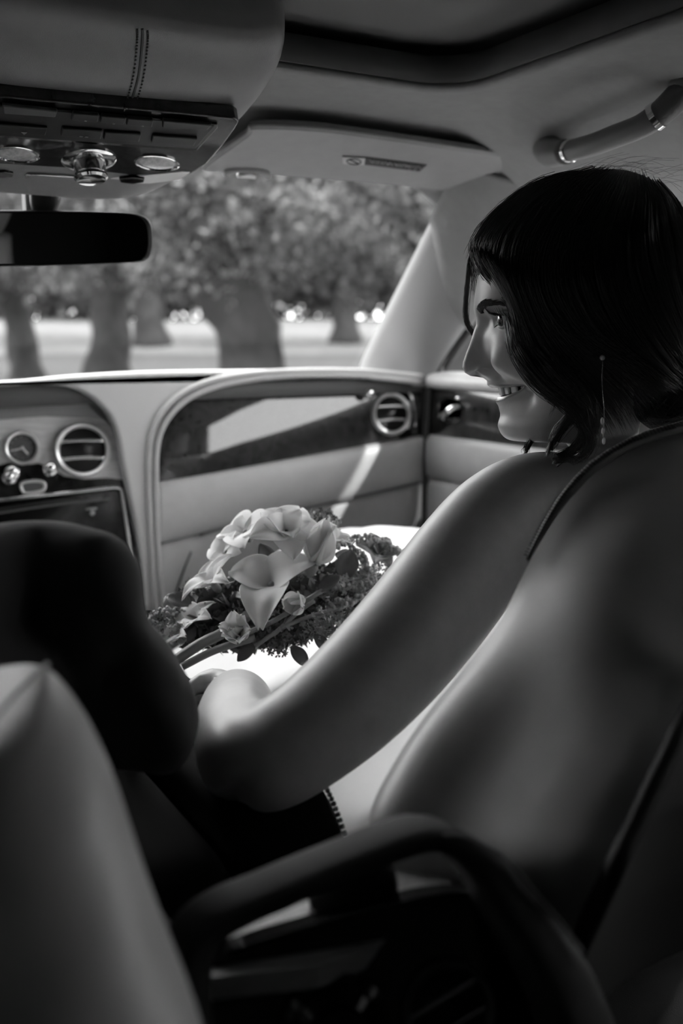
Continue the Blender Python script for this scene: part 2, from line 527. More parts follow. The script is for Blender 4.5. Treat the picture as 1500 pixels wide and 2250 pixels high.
# front passenger door: panel, capping, veneer, handle, seal
def door(name, sg, label):
    d = root(name, (0.69 * sg, 0.75, 0.05), label=label, kind='structure')
    mir = lambda pts: [(p[0] * sg, p[1], p[2]) for p in pts]
    def prof_sheet(nm, prof, y0, y1, m, ny=16, **k):
        rows = []
        for y in np.linspace(y0, y1, ny):
            rows.append(mir([(x, y, z) for x, z in prof(y)]))
        n2 = len(rows[0]); fs = grid_faces(ny, n2)
        if sg > 0: fs = [tuple(reversed(q)) for q in fs]
        return mk(nm, np.array(rows).reshape(-1, 3), fs, m, d, **k)
    # belt capping: a rounded rail, slightly proud
    def cap(y):
        return [(0.800, 0.715), (0.796, 0.737), (0.76, 0.742), (0.704, 0.743), (0.692, 0.741), (0.684, 0.733), (0.683, 0.724), (0.688, 0.717), (0.70, 0.712)]
    prof_sheet('belt_capping', cap, 0.18, 1.372, 'pale_leather', solid=0.003)
    def ven(y):
        zt, zb = 0.722, 0.638 + 0.010 * (1.37 - y)
        return [(0.702, zt + 0.01), (0.696, zt), (0.694, (zt + zb) / 2), (0.692, zb), (0.70, zb - 0.006)]
    prof_sheet('veneer_inlay', ven, 0.30, 1.370, 'dark_veneer', solid=0.004)
    def up(y):
        zt = 0.640 + 0.010 * (1.37 - y)
        return [(0.70, zt - 0.001), (0.690, zt - 0.002), (0.683, zt - 0.012), (0.682, zt - 0.04), (0.685, zt - 0.068), (0.692, zt - 0.076), (0.70, zt - 0.078)]
    prof_sheet('upper_pad', up, 0.30, 1.368, 'grey_leather', solid=0.004)
    def low(y):
        zt = 0.562 + 0.010 * (1.37 - y)
        return [(0.70, zt + 0.004), (0.690, zt), (0.686, zt - 0.01), (0.684, zt - 0.12), (0.69, 0.20), (0.70, 0.05)]
    prof_sheet('lower_panel', low, 0.18, 1.366, 'grey_leather', solid=0.006)
    # front edge seal
    p = mir([(0.700, 1.374, 0.735), (0.692, 1.374, 0.70), (0.688, 1.375, 0.60), (0.686, 1.372, 0.50), (0.688, 1.37, 0.30)])
    v, f = tube(cat_rom(p, 20), 0.006, 8)
    mk('edge_seal', v, f, 'black_plastic', d)
    # window seal along the pillar
    p = mir([(0.712, 1.395, 0.725), (0.706, 1.30, 0.800), (0.704, 1.20, 0.880), (0.702, 1.06, 0.990), (0.702, 0.7, 1.0), (0.702, 0.2, 1.0)])
    v, f = tube(cat_rom(p, 30), 0.010, 8)
    mk('window_seal', v, f, 'black_plastic', d)
    # return of the pillar out to the glass
    rt = []
    for (x, y, z) in cat_rom([(0.700, 1.372, 0.715), (0.697, 1.345, 0.755), (0.694, 1.250, 0.836), (0.688, 1.14, 0.925), (0.682, 1.03, 0.990)], 12):
        rt.append(mir([(x, y, z), (x + .05, y + .045, z), (0.80, y + .07, z)]))
    mk('pillar_return', np.array(rt).reshape(-1, 3), grid_faces(12, 3), 'black_plastic', d, solid=0.003)
    # chrome pull with its dished plate
    hp = mir([(0.690, 1.345, 0.668), (0.680, 1.325, 0.672), (0.674, 1.30, 0.680), (0.680, 1.29, 0.688), (0.690, 1.285, 0.69)])
    h = mk('door_pull', *tube(cat_rom(hp, 24), np.interp(np.linspace(0, 1, 24), [0, .2, .7, 1], [.003, .0045, .0055, .004]), 10), m='chrome', parent=d)
    mk('pull_plate', *lathe((0.6935 * sg, 1.315, 0.682), (-sg, 0, 0), [(0.0, 0.0), (0.030, 0.0), (0.032, 0.001), (0.033, 0.003), (0.0345, 0.003), (0.0355, 0.0)], 36, sx=1.0, sy=0.62), m='gloss_black', parent=h, sharp=40)
    mk('lock_button', *ellipsoid((0.691 * sg, 1.292, 0.703), [(0.004, 0, 0), (0, 0.006, 0), (0, 0, 0.003)]), m='chrome', parent=h)
    return d
door('door_1', 1, 'front passenger door with dark veneer inlay')
door('door_2', -1, 'driver side front door')

# ================================================================== GRAB HANDLE over the passenger door
gh = root('grab_handle', (0.52, 0.80, 1.02), 'leather grab handle with chrome collars on the ceiling above the bride', 'grab handle')
bar = [PX(1222, 338, 0.515), PX(1290, 322, 0.50), PX(1350, 300, 0.495), PX(1408, 277, 0.495), PX(1455, 245, 0.50), PX(1500, 200, 0.512), PX(1530, 165, 0.53)]
bp = cat_rom(bar, 40)
v, f = tube(bp, np.interp(np.linspace(0, 1, 40), [0, .12, .5, .85, 1], [.010, .0115, .0115, .014, .015]), 18)
mk('grip', v, f, 'handle_leather', gh)
def mount(pts, rr, nm):
    v, f = tube(cat_rom(pts, 14), np.interp(np.linspace(0, 1, 14), [0, 1], rr), 16); mk(nm, v, f, 'handle_leather', gh)
mount([PX(1245, 334, 0.508), PX(1212, 335, 0.525), PX(1200, 318, 0.58)], [.013, .019], 'mount')
mount([PX(1500, 205, 0.505), PX(1530, 170, 0.53), PX(1490, 150, 0.60)], [.017, .028], 'mount')
def collar(i, nm, r):
    T = bp[i + 1] - bp[i - 1]
    mk(nm, *lathe(bp[i], T, [(r - .002, -.004), (r, -.003), (r, .003), (r - .002, .004)], 24), m='chrome', parent=gh, sharp=40)
collar(24, 'collar', 0.0137); collar(3, 'collar', 0.0123)

# ================================================================== SUN VISOR
sv = root('sun_visor', (0.40, 1.09, 1.03), 'folded-up leather sun visor with airbag warning label, right of overhead console', 'sun visor')
VA, VB = np.array([0.40, 1.02, 1.021]), np.array([0.40, 1.17, 0.999])
Vn = nz(np.cross((1, 0, 0), VB - VA)); Vn = Vn if Vn[2] < 0 else -Vn
V_ = lambda px, py: PP(px, py, VA, Vn)
out = [V_(545, 300), V_(560, 284), V_(700, 289), V_(850, 308), V_(1000, 330), V_(1110, 346), V_(1146, 356), V_(1152, 366), V_(1135, 378), V_(1080, 396),
       V_(1015, 417), V_(985, 420), V_(880, 409), V_(780, 400), V_(680, 392), V_(600, 386), V_(520, 381), V_(470, 378), V_(450, 370)]
out = cat_rom(out, 70, closed=True)
v, f = plate(out, -Vn * 0.011)
mk('panel', v, f, 'grey_leather', sv, bevel=0.004, bseg=4, sharp=40)
edge = mk('edge_piping', *tube(out - Vn * 0.004, 0.0028, 8, closed=True), m='grey_leather', parent=sv)
def vis_plate(nm, px, m, parent=sv, h=0.0012, t=0.001):
    o = [V_(*q) + Vn * h for q in px]
    return mk(nm, *plate(o, -Vn * t), m=m, parent=parent, smooth=False)
lab = vis_plate('warning_label', [(752, 342), (800, 344), (937, 361), (921, 375), (800, 360), (754, 357)], 'print_dark')
vis_plate('label_pictogram', [(752, 342), (802, 345), (800, 360), (753, 357)], 'print_pale', lab, 0.0018)
# ring-and-slash sign printed on the pale square
cx_, cy_ = 777, 351
rg = [V_(cx_ + 14 * math.cos(a) * 1.1, cy_ + 6.0 * math.sin(a) + 0.06 * 14 * math.cos(a)) + Vn * 0.0024 for a in np.linspace(0, 2 * math.pi, 28, endpoint=False)]
mk('label_ring', *tube(rg, 0.0007, 5, closed=True), m='print_dark', parent=lab)
mk('label_slash', *tube([V_(766, 346) + Vn * 0.0024, V_(788, 356) + Vn * 0.0024], 0.0008, 5), m='print_dark', parent=lab)
# upside-down warning lettering, as the photo shows it
def letters(text, p0, p1, height, m, parent, nrm, flip=False, ext=0.0003):
    cu = bpy.data.curves.new('lettering', 'FONT')
    cu.body = text; cu.size = 1.0; cu.align_x = 'LEFT'; cu.resolution_u = 2
    cu.materials.append(MATS[m])
    tmp = bpy.data.objects.new('tmp', cu); COL.objects.link(tmp)
    dg = bpy.context.evaluated_depsgraph_get()
    me = bpy.data.meshes.new_from_object(tmp.evaluated_get(dg))
    bpy.data.objects.remove(tmp)
    co = np.empty(len(me.vertices) * 3); me.vertices.foreach_get('co', co); co = co.reshape(-1, 3)
    w = co[:, 0].max() - co[:, 0].min() + 1e-6
    p0, p1 = np.array(p0), np.array(p1); ex = p1 - p0; L = np.linalg.norm(ex); ex = ex / L
    n_ = nz(nrm); ey = np.cross(n_, ex)
    P3 = p0 + np.outer((co[:, 0] - co[:, 0].min()) / w * L, ex) + np.outer(co[:, 1] * height, ey) + n_ * ext
    fs = [tuple(p.vertices) for p in me.polygons]
    bpy.data.meshes.remove(me)
    return mk('lettering', P3, fs, m, parent, smooth=False)
tk = MB()
rl = random.Random(3)
for (xa, ya, xb, yb) in ((812, 350, 834, 353), (836, 353, 862, 357), (866, 357, 924, 364)):
    nn = max(3, int((xb - xa) / 5.2))
    for i in range(nn):
        t = (i + 0.5) / nn; cx, cy = xa + (xb - xa) * t, ya + (yb - ya) * t
        lean = rl.choice((-2, 2.5, 1.5)); hh = rl.uniform(2.2, 3.4)
        tk.add(tube([V_(cx - lean, cy + hh) + Vn * 0.0019, V_(cx + lean, cy - hh) + Vn * 0.0019], 0.00075, 4))
        if rl.random() < 0.5: tk.add(tube([V_(cx - 2, cy) + Vn * 0.0019, V_(cx + 2.5, cy + .4) + Vn * 0.0019], 0.0006, 4))
for (cx, cy) in ((897, 371), (912, 369)):
    tk.add(tube([V_(cx - 2, cy + 1.5) + Vn * 0.0019, V_(cx + 2, cy - 2) + Vn * 0.0019], 0.0010, 4))
tk.mk('warning_print', 'icon_grey', lab)
# clip at the inner end, standing out from the front edge
cl = root_clip = mk('clip', *tube(cat_rom([V_(496, 381), V_(503, 373), V_(540, 371), V_(580, 376), V_(588, 386)], 20), 0.0045, 8), m='grey_leather', parent=sv)
mk('clip_stem', *tube([V_(522, 379) + Vn * 0.002, V_(560, 382) + Vn * 0.002], 0.004, 8), m='satin_metal', parent=cl)

# ================================================================== OVERHEAD CONSOLE
oc = root('overhead_console', (0.01, 0.95, 1.06), 'stitched leather overhead console with switch panel, lamps and rotary knob', 'overhead console')
sec = [(0.835, 0.135, 1.060), (0.842, 0.148, 1.050), (0.858, 0.158, 1.040), (0.885, 0.166, 1.020), (0.93, 0.171, 1.001), (0.98, 0.172, 0.985), (1.03, 0.167, 0.966), (1.065, 0.158, 0.952), (1.088, 0.140, 0.945), (1.103, 0.118, 0.948), (1.110, 0.10, 0.960)]
secs = cat_rom(sec, 36)
OX = 0.008
rings = []
for y, w, zb in secs:
    rg = []
    for a in np.linspace(0, math.pi, 27):
        c, s = math.cos(a), math.sin(a)
        x = w * math.copysign(abs(c) ** 0.45, c); z = zb + (1.075 - zb) * (1 - abs(s) ** 0.55)
        rg.append((OX + x, y, z))
    rg += [(OX - w, y, 1.09), (OX + w, y, 1.09)]
    rings.append(rg)
v, f = loft(rings, True)
mk('padded_body', v, f, 'grey_leather', oc, sharp=60)
# seam down the padded part with its two rows of stitches
seam_px = [(312, 62), (313, 80), (310, 120), (303, 170), (292, 210), (282, 232)]
oc_z = lambda y: float(np.interp(y, secs[:, 0], secs[:, 2]))
def on_pad(px, py):
    # walk along the ray until it meets the pad underside
    lo, hi = 0.6, 1.3
    for _ in range(60):
        m_ = (lo + hi) / 2; q = P(px, py, m_)
        if (q[2] < oc_z(q[1]) or q[1] < 0.835) and q[1] < 1.09: lo = m_
        else: hi = m_
    return P(px, py, lo)
sp = cat_rom([on_pad(*q) for q in seam_px], 30) + np.array([0, 0, -0.0002])
seam = mk('seam', *tube(sp, 0.0012, 6), m='dark_trim', parent=oc)
st = MB()
for i in range(1, 29):
    for dx in (-0.0045, 0.0045):
        st.add(box(sp[i] + np.array([dx, 0, -0.0006]), 0.0012, 0.0022, 0.0012))
st.mk('stitching', 'dark_trim', seam, smooth=False, kind='stuff')
# switch panel plane
OA = np.array([0.15, 0.925, 1.0]); OB = np.array([0.15, 1.06, 0.9640])
On = nz(np.cross((1, 0, 0), OB - OA)); On = On if On[2] < 0 else -On
O_ = lambda px, py, h=0.0: PP(px, py, OA + On * h, On)
def opl(nm, px, m, h0, t, parent=oc, bevel=0.001, smooth_n=0):
    o = np.array([O_(*q, h0) for q in px])
    if smooth_n: o = cat_rom(o, smooth_n, closed=True)
    return mk(nm, *plate(o, -On * t), m=m, parent=parent, bevel=bevel, sharp=35)
opl('veneer_frame', [(-120, 203), (0, 212), (150, 226), (300, 240), (450, 254), (515, 261), (525, 268), (518, 282), (490, 320), (455, 360), (420, 382), (380, 397), (300, 402), (150, 402), (-120, 396)], 'dark_veneer', 0.006, 0.014, bevel=0.002)
chr_ = opl('chrome_band', [(-120, 378), (0, 386), (60, 388), (240, 392), (320, 386), (400, 378), (418, 380), (395, 396), (330, 404), (150, 405), (-120, 400)], 'satin_metal', 0.0075, 0.006)
opl('switch_bezel', [(-120, 222), (0, 231), (240, 252), (478, 274), (479, 281), (433, 331), (424, 333), (240, 320), (0, 303), (-120, 294)], 'gloss_black', 0.0085, 0.006)
sw = opl('switch_bank', [(-120, 225), (0, 234), (240, 255), (472, 277), (430, 327), (240, 316), (0, 299), (-120, 290)], 'black_plastic', 0.0095, 0.006)
btns = [((5, 233), (127, 246), (122, 259), (8, 251)), ((160, 250), (218, 255), (215, 270), (157, 265)), ((222, 256), (276, 261), (273, 275), (219, 270)), ((280, 261), (337, 266), (334, 281), (277, 276)),
        ((358, 266), (466, 276), (455, 287), (357, 282)),
        ((-100, 266), (105, 283), (100, 299), (-100, 285)), ((137, 283), (226, 290), (222, 307), (134, 300)), ((230, 291), (310, 297), (306, 313), (227, 307)), ((335, 299), (434, 306), (426, 322), (332, 315))]
for b_ in btns:
    opl('button', b_, 'black_plastic' if b_[0][0] != 5 else 'dark_trim', 0.0125, 0.004, parent=sw, bevel=0.0012)
def okey(text, px, py, w=9, h=0.0028):
    letters(text, O_(px - w / 2, py + 3, 0.0128), O_(px + w / 2, py + 4, 0.0128), h, 'icon_grey', sw, On, ext=0.0003)
okey('1', 187, 263, 5); okey('2', 249, 269, 6); okey('3', 312, 274, 6)
mk('arrow_mark', *plate([O_(46, 290, .013), O_(60, 291, .013), O_(53, 296, .013)], On * 0.0002), m='icon_grey', parent=sw, smooth=False)
mk('dot_mark', *box(O_(178, 300, 0.0129), 0.003, 0.003, 0.0004), m='icon_grey', parent=sw, smooth=False)
mk('dot_mark', *box(O_(190, 301, 0.0129), 0.003, 0.003, 0.0004), m='icon_grey', parent=sw, smooth=False)
def scale_px(px, py):          # metres per pixel on the panel
    return np.linalg.norm(O_(px + 1, py) - O_(px, py))
def lamp(px, py, w, hh):
    c = O_(px, py, 0.006); a = (O_(px + w, py + 0.085 * w, 0.006) - c); b = (O_(px, py - hh, 0.006) - c)
    th = np.linspace(0, 2 * math.pi, 40, endpoint=False)
    rim = c + np.cos(th)[:, None] * a + np.sin(th)[:, None] * b
    l = mk('reading_lamp', *loft([rim + On * 0.0, rim + On * 0.0014, c + (rim - c) * .93 + On * 0.0018, c + (rim - c) * 0.90 + On * .0006], False), m='chrome', parent=oc, sharp=40)
    rings = [c + (rim - c) * s + On * h for s, h in ((.92, .0006), (.7, .0014), (.4, .002), (.05, .0022))]
    mk('lens', *loft(rings, True), m='lens_glass', parent=l)
lamp(345, 357, 50, 17); lamp(38, 338, 50, 18)
kc = O_(195, 350, 0.006); ks = scale_px(195, 350)
kn = mk('rotary_knob', *lathe(kc, On, [(60 * ks, 0), (60 * ks, .0015), (54 * ks, .003), (40 * ks, .0032), (36 * ks, .0035)], 40), m='chrome', parent=oc, sharp=40)
kb = MB()
for i in range(3): pass
kb.add(lathe(kc, On, [(36 * ks, .002), (35 * ks, .004), (34.5 * ks, .015), (37 * ks, .017), (37 * ks, .019), (32 * ks, .021), (24 * ks, .0195), (3 * ks, .0195)], 48))
kb.mk('knob_grip', 'chrome', kn, sharp=30)
for a in np.linspace(0, 2 * math.pi, 30, endpoint=False):
    pass
opl('small_button', [(262, 394), (292, 391), (318, 394), (316, 402), (290, 405), (264, 402)], 'gloss_black', 0.010, 0.004, bevel=0.001)
opl('small_button', [(-18, 380), (10, 378), (30, 382), (28, 390), (8, 392), (-18, 390)], 'gloss_black', 0.010, 0.004, bevel=0.001)
mk('microphone_slot', *tube(cat_rom([O_(58, 390, .008), O_(66, 383, .009), (O_(150, 387, .009)), O_(224, 391, .009), O_(230, 397, .008)], 24), 0.0014, 6), m='chrome', parent=oc)

# ================================================================== REAR-VIEW MIRROR
Mc = P(75, 522, 1.07); Mn = nz((-0.34, -0.92, -0.13))
M_ = lambda px, py: PP(px, py, Mc, Mn)
rm = root('rear_view_mirror', M_(95, 430) , 'dark rear-view mirror hanging below the overhead console', 'mirror')
mo = [(-190, 478), (-195, 520), (-190, 570), (-150, 586), (0, 586), (150, 583), (290, 577), (322, 570), (333, 550), (335, 520), (330, 490), (312, 474), (270, 467), (130, 463), (0, 462), (-150, 464)]
o3 = cat_rom([M_(*q) for q in mo], 90, closed=True)
c3 = o3.mean(0)
ringsM = [c3 + (o3 - c3) * s - Mn * h for s, h in ((0.10, .034), (.55, .032), (.86, .024), (.97, .012), (1.0, .003), (0.995, -.002), (0.965, -.004), (0.955, -.001), (0.95, 0.003))]
v, f = loft(ringsM, True)
mk('housing', v, f, 'black_plastic', rm, sharp=50)
mi = c3 + (o3 - c3) * np.array([0.96, 0.96, 0.90]) + Mn * 0.0012
mk('glass', *plate(mi, -Mn * 0.003), m='mirror_glass', parent=rm, sharp=30)
ms = cat_rom([M_(92, 475) - Mn * .02, M_(92, 450) - Mn * .02, M_(94, 430) - Mn * .022, M_(96, 405) - Mn * .03], 16)
mk('stem', *tube(ms, np.interp(np.linspace(0, 1, 16), [0, .3, .6, 1], [.012, .015, .017, .017]), 16), m='black_plastic', parent=rm)
mk('stem_cover', *box(M_(52, 438) - Mn * .03, 0.008, 0.02, 0.055), m='print_pale', parent=rm, smooth=False, bevel=0.002)
# ================================================================== DASHBOARD
db = root('dashboard', (0.25, 1.45, 0.30), 'pale leather dashboard with dark veneer, round vents and clock', 'dashboard')
DY = 1.385                                            # plane of the leather fascia
# --- top pad, from the brow back to the glass
rows = []
xs = np.linspace(-0.70, 0.715, 60)
def brow_z(x): return 0.7375 - 0.006 * smooth01((0.2 - x) / 0.4)
for q in np.linspace(0, 1, 12):
    row = []
    for x in xs:
        z0 = brow_z(x)
        y0 = DY + 0.014; y1 = 1.70 - 0.10 * (x / 0.7) ** 2
        y = y0 + (y1 - y0) * q
        z = z0 + 0.003 + 0.003 * math.sin(math.pi * min(q * 4, 1) * 0.5) - 0.022 * q
        if q == 0: z -= 0.004
        row.append((x, y, z))
    rows.append(row)
mk('top_pad', np.array(rows).reshape(-1, 3), grid_faces(12, 60), 'dash_top_leather', db, solid=0.03)
D = lambda px, py, y=DY: PY(px, py, y)
# --- leather wing between the two openings, swept out along the brow
outer_e = [(-260, 838), (0, 838), (170, 824), (350, 815), (600, 812), (800, 810), (935, 824)]
pass_e = [(936, 838), (850, 828), (780, 824), (700, 823), (620, 826), (560, 832), (485, 846), (425, 870), (382, 905), (355, 950), (346, 1000), (345, 1062), (347, 1150), (352, 1250), (360, 1345), (364, 1400)]
cent_e = [(318, 1400), (314, 1300), (310, 1228), (295, 1135), (276, 1049), (254, 940), (224, 892), (190, 866), (149, 850), (80, 846), (0, 850), (-260, 858)]
o1 = [D(*q) for q in cat_rom(outer_e, 24)]; o2 = [D(*q) for q in cat_rom(pass_e, 46)]; o3_ = [D(*q) for q in cat_rom(cent_e, 40)]
wing = np.array(o1 + o2 + o3_)
mk('fascia_wing', *plate(wing, (0, 0.024, 0)), m='wing_leather', parent=db, bevel=0.008, bseg=4, sharp=40)
# --- double piping that frames the passenger opening
pe = np.array([PY(q[0] - 4, q[1] + (2 if i < 8 else 0), DY - 0.002) for i, q in enumerate(cat_rom(pass_e, 80))])
po = np.array([PY(q[0], q[1], DY - 0.003) for q in cat_rom([(936, 828), (850, 819), (780, 815), (700, 814), (620, 816), (550, 821), (472, 834), (410, 858), (364, 895), (336, 945), (327, 1000), (326, 1062), (329, 1150), (335, 1250), (343, 1345), (347, 1400)], 80)])
mk('inner_piping', *tube(pe, 0.0055, 10), m='pale_leather', parent=db)
mk('outer_piping', *tube(po, 0.0045, 10), m='pale_leather', parent=db)
# --- passenger veneer panel, leaning back at the top so that it mirrors the side window
VPn = nz((0.0, -1.0, 0.165)); VP0 = np.array([0.45, 1.415, 0.66])
W_ = lambda px, py, h=0.0: PP(px, py, VP0 + VPn * h, VPn)
vt_ = cat_rom([(336, 1072), (334, 1000), (342, 935), (368, 888), (415, 856), (485, 834), (560, 824), (700, 818), (850, 822), (946, 834)], 60)
vb_ = cat_rom([(337, 1076), (345, 1074), (360, 1071), (395, 1064), (440, 1056), (500, 1044), (560, 1032), (700, 1006), (850, 980), (948, 960)], 60)
gv = []
for i in range(60):
    a_, b_ = W_(*vt_[i]), W_(*vb_[i]); uu_ = i / 59
    gv.append([a_ + (b_ - a_) * t + VPn * (0.0030 * (1 - (2 * t - 1) ** 2) * min(1, np.linalg.norm(b_ - a_) / .10) ** 2 + 0.004 * (1 - (2 * uu_ - 1) ** 2)) for t in np.linspace(0, 1, 24)])
mk('veneer_panel', np.array(gv).reshape(-1, 3), grid_faces(60, 24), 'dark_veneer', db, solid=0.008)
# --- leather below the veneer: rolled upper pad and the glovebox lid, parted by a seam
def sheet_rows(rows_px, ys, nm, m, nu=40):
    rws = [cat_rom([PY(px, py, y) for (px, py), y in zip(r, yy)], nu) for r, yy in zip(rows_px, ys)]
    G = np.array(rws); G = np.array([cat_rom(G[:, i], 16) for i in range(nu)])
    return mk(nm, G.reshape(-1, 3), grid_faces(nu, 16), m, db, solid=0.01)
upx = [[(338, 1058), (500, 1030), (640, 1005), (780, 980), (925, 955), (946, 951)],
       [(338, 1066), (500, 1040), (640, 1015), (780, 990), (925, 965), (950, 962)],
       [(338, 1110), (500, 1085), (640, 1058), (780, 1028), (925, 1000), (953, 998)],
       [(338, 1190), (500, 1150), (640, 1116), (780, 1086), (925, 1052), (955, 1046)],
       [(338, 1196), (500, 1156), (640, 1121), (780, 1091), (925, 1057), (957, 1050)]]
uy = [[1.412] * 4 + [1.412, 1.425], [1.392] * 4 + [1.393, 1.41], [1.384] * 4 + [1.386, 1.405], [1.386] * 4 + [1.388, 1.408], [1.40] * 4 + [1.40, 1.415]]
sheet_rows(upx, uy, 'knee_roll', 'pale_leather')
lpx = [[(338, 1202), (500, 1161), (640, 1126), (780, 1096), (925, 1062), (957, 1056)],
       [(338, 1208), (500, 1167), (640, 1132), (780, 1102), (925, 1068), (955, 1062)],
       [(345, 1300), (500, 1260), (640, 1220), (780, 1190), (895, 1150), (930, 1130)],
       [(352, 1450), (500, 1420), (640, 1380), (760, 1330), (840, 1260), (875, 1220)],
       [(352, 1600), (500, 1560), (640, 1520), (740, 1450), (810, 1370), (840, 1330)]]
ly = [[1.405] * 6, [1.390] * 4 + [1.392, 1.41], [1.388] * 4 + [1.39, 1.415], [1.395] * 4 + [1.40, 1.43], [1.42] * 6]
sheet_rows(lpx, ly, 'glovebox_lid', 'pale_leather')
mk('glovebox_seam', *tube(cat_rom([PY(a, b, 1.386) for a, b in ((955, 1053), (780, 1093), (640, 1123), (500, 1158), (440, 1176))], 30), 0.0022, 6), m='dark_trim', parent=db)
mk('side_seam', *tube(cat_rom([PY(a, b, 1.386) for a, b in ((420, 1212), (398, 1270), (375, 1340))], 14), 0.0016, 6), m='dark_trim', parent=db)
# end cheek of the dash beside the door
chk = [(0.700, 1.392, 0.740), (0.704, 1.40, 0.66), (0.702, 1.405, 0.56), (0.690, 1.42, 0.46), (0.66, 1.44, 0.36)]
mk('end_gap', *tube(cat_rom(chk, 20), 0.008, 8), m='black_plastic', parent=db)

# --- bull's-eye vents
def vent(c, n_, R, parent, depth=0.03, slats=2, lean=0.0, ringm='satin_metal', tilt=0.0, inner=0.78):
    n_ = nz(n_); u, v_, w = basis(n_)
    vt = mk('air_vent', *lathe(c, n_, [(R * inner, -depth * .6), (R * inner, 0.001), (R * (inner + .05), R * .13), (R * (inner + .13), R * .16), (R * .97, R * .10), (R, 0.0), (R, -0.012)], 56, caps=False), m=ringm, parent=parent, sharp=50)
    mk('vent_well', *lathe(c, n_, [(R * (inner + .02), -0.001), (R * (inner - .02), -depth), (0.001, -depth - .001)], 40, caps=True), m='black_plastic', parent=vt)
    for k in range(slats):
        off = (k - (slats - 1) / 2) * R * 0.62
        half = math.sqrt(max((R * (inner + .02)) ** 2 - off ** 2, 1e-8))
        pts = []
        for q in np.linspace(-1, 1, 12):
            uu = q * half
            d_ = np.array([math.cos(tilt), math.sin(tilt)])
            a = uu * d_[0] - off * d_[1]; b_ = uu * d_[1] + off * d_[0]
            pts.append(np.array(c) + u * a + v_ * (b_ + lean * 0.04 * R * (1 - q * q)) + n_ * (R * .03))
        mk('slat', *tube(pts, R * 0.065, 8), m='chrome', parent=vt)
    return vt
vr = W_(860, 909, 0.012)
vent(vr, VPn + np.array([-0.16, 0, 0.02]), 0.0365, db, lean=1, depth=0.004)
kc2 = W_(802, 863, 0.007)
kn2 = mk('vent_knob', *ellipsoid(kc2 - np.array([0, 0.012, 0]), [(0.0095, 0, 0), (0, 0.008, 0), (0, 0, 0.0095)]), m='chrome', parent=db)
mk('knob_neck', *lathe(kc2, VPn, [(0.0085, -0.003), (0.0085, 0.002), (0.005, 0.003), (0.005, 0.010)], 20), m='chrome', parent=kn2, sharp=40)
mk('chrome_strip', *tube(cat_rom([W_(893, 848, .006), W_(905, 880, .006), W_(912, 910, .006), W_(911, 938, .006)], 20), 0.0025, 8), m='chrome', parent=db)
mk('trim_stud', *ellipsoid(W_(897, 938, 0.006), [(0.005, 0, 0), (0, 0.004, 0), (0, 0, 0.005)]), m='chrome', parent=db)

# --- centre stack
CY = 1.425
CPn = nz((-0.10, -1.0, 0.12)); CP0 = np.array([0.10, CY, 0.64])
K_ = lambda px, py, h=0.0: PP(px, py, CP0 + CPn * h, CPn)
def kpl(nm, px, m, h0, t=0.01, parent=db, bevel=0.002, ns=0):
    o = np.array([K_(*q, h0) for q in px])
    if ns: o = cat_rom(o, ns, closed=True)
    return mk(nm, *plate(o, -CPn * t), m=m, parent=parent, bevel=bevel, sharp=35)
kpl('stack_hood', [(-280, 850), (0, 842), (80, 840), (150, 846), (195, 868), (232, 900), (262, 945), (258, 930), (200, 918), (100, 914), (0, 922), (-280, 935)], 'grey_leather', 0.010, 0.03, bevel=0.005)
kpl('pale_veneer_panel', [(-280, 932), (0, 920), (100, 911), (200, 915), (256, 927), (268, 985), (282, 1056), (238, 1050), (186, 1053), (140, 1046), (112, 1028), (84, 1018), (46, 1023), (22, 1016), (0, 1022), (-280, 1040)], 'pale_veneer', 0.004, 0.02)
kpl('dark_veneer_panel', [(-280, 1000), (0, 1000), (140, 1000), (262, 1000), (284, 1060), (300, 1135), (316, 1235), (322, 1420), (-280, 1420)], 'dark_veneer', 0.0, 0.02)
vent(K_(182, 989, 0.012), CPn + np.array([-0.10, 0, 0.0]), 0.0395, db, lean=1, inner=0.80, depth=0.004)
# clock
cc = K_(48, 984, 0.004); cs = np.linalg.norm(K_(49, 984) - K_(48, 984)); cu_, cv_, cw_ = basis(CPn)
ck = mk('clock', *lathe(cc, CPn, [(31 * cs, 0.002), (32 * cs, .006), (36 * cs, .007), (39 * cs, .004), (39.5 * cs, -.003)], 48, caps=False), m='satin_metal', parent=db, sharp=50)
mk('dial', *lathe(cc, CPn, [(33 * cs, 0.0005), (33 * cs, 0.0015), (0.0005, 0.0015)], 40), m='dark_trim', parent=ck, sharp=30)
R3 = lambda a, b, h: cc + cu_ * a * cs + cv_ * b * cs + CPn * h
mk('hand', *tube([R3(2, -1, .003), R3(-26, -6, .003)], 0.0012, 6), m='satin_metal', parent=ck)
mk('hand', *tube([R3(-2, 2, .0033), R3(12, -15, .0033)], 0.0014, 6), m='satin_metal', parent=ck)
mk('hand_boss', *ellipsoid(R3(0, 0, .0035), [(4 * cs, 0, 0), (0, 4 * cs, 0), (0, 0, 4 * cs)], 8, 12), m='satin_metal', parent=ck)
mkr = MB()
for k in range(12):
    a = math.pi * 2 * k / 12
    mkr.add(tube([R3(23 * math.cos(a), 23 * math.sin(a), .002), R3(28 * math.cos(a), 28 * math.sin(a), .002)], 0.0006, 4))
mkr.mk('hour_marks', 'icon_grey', ck)
# chrome pull knobs
def pull(px, py, r):
    c = K_(px, py, 0.003); s = np.linalg.norm(K_(px + 1, py) - K_(px, py))
    p = mk('organ_stop', *lathe(c, CPn + np.array([-0.1, 0, 0.15]), [(r * s, -.004), (r * s, .001), (r * .8 * s, .003), (r * .45 * s, .004), (r * .40 * s, .012), (r * .7 * s, .014), (r * .74 * s, .018), (r * .5 * s, .022), (r * .1 * s, .023)], 28), m='chrome', parent=db)
pull(26, 1038, 18); pull(110, 1031, 17); pull(20, 1050, 17)
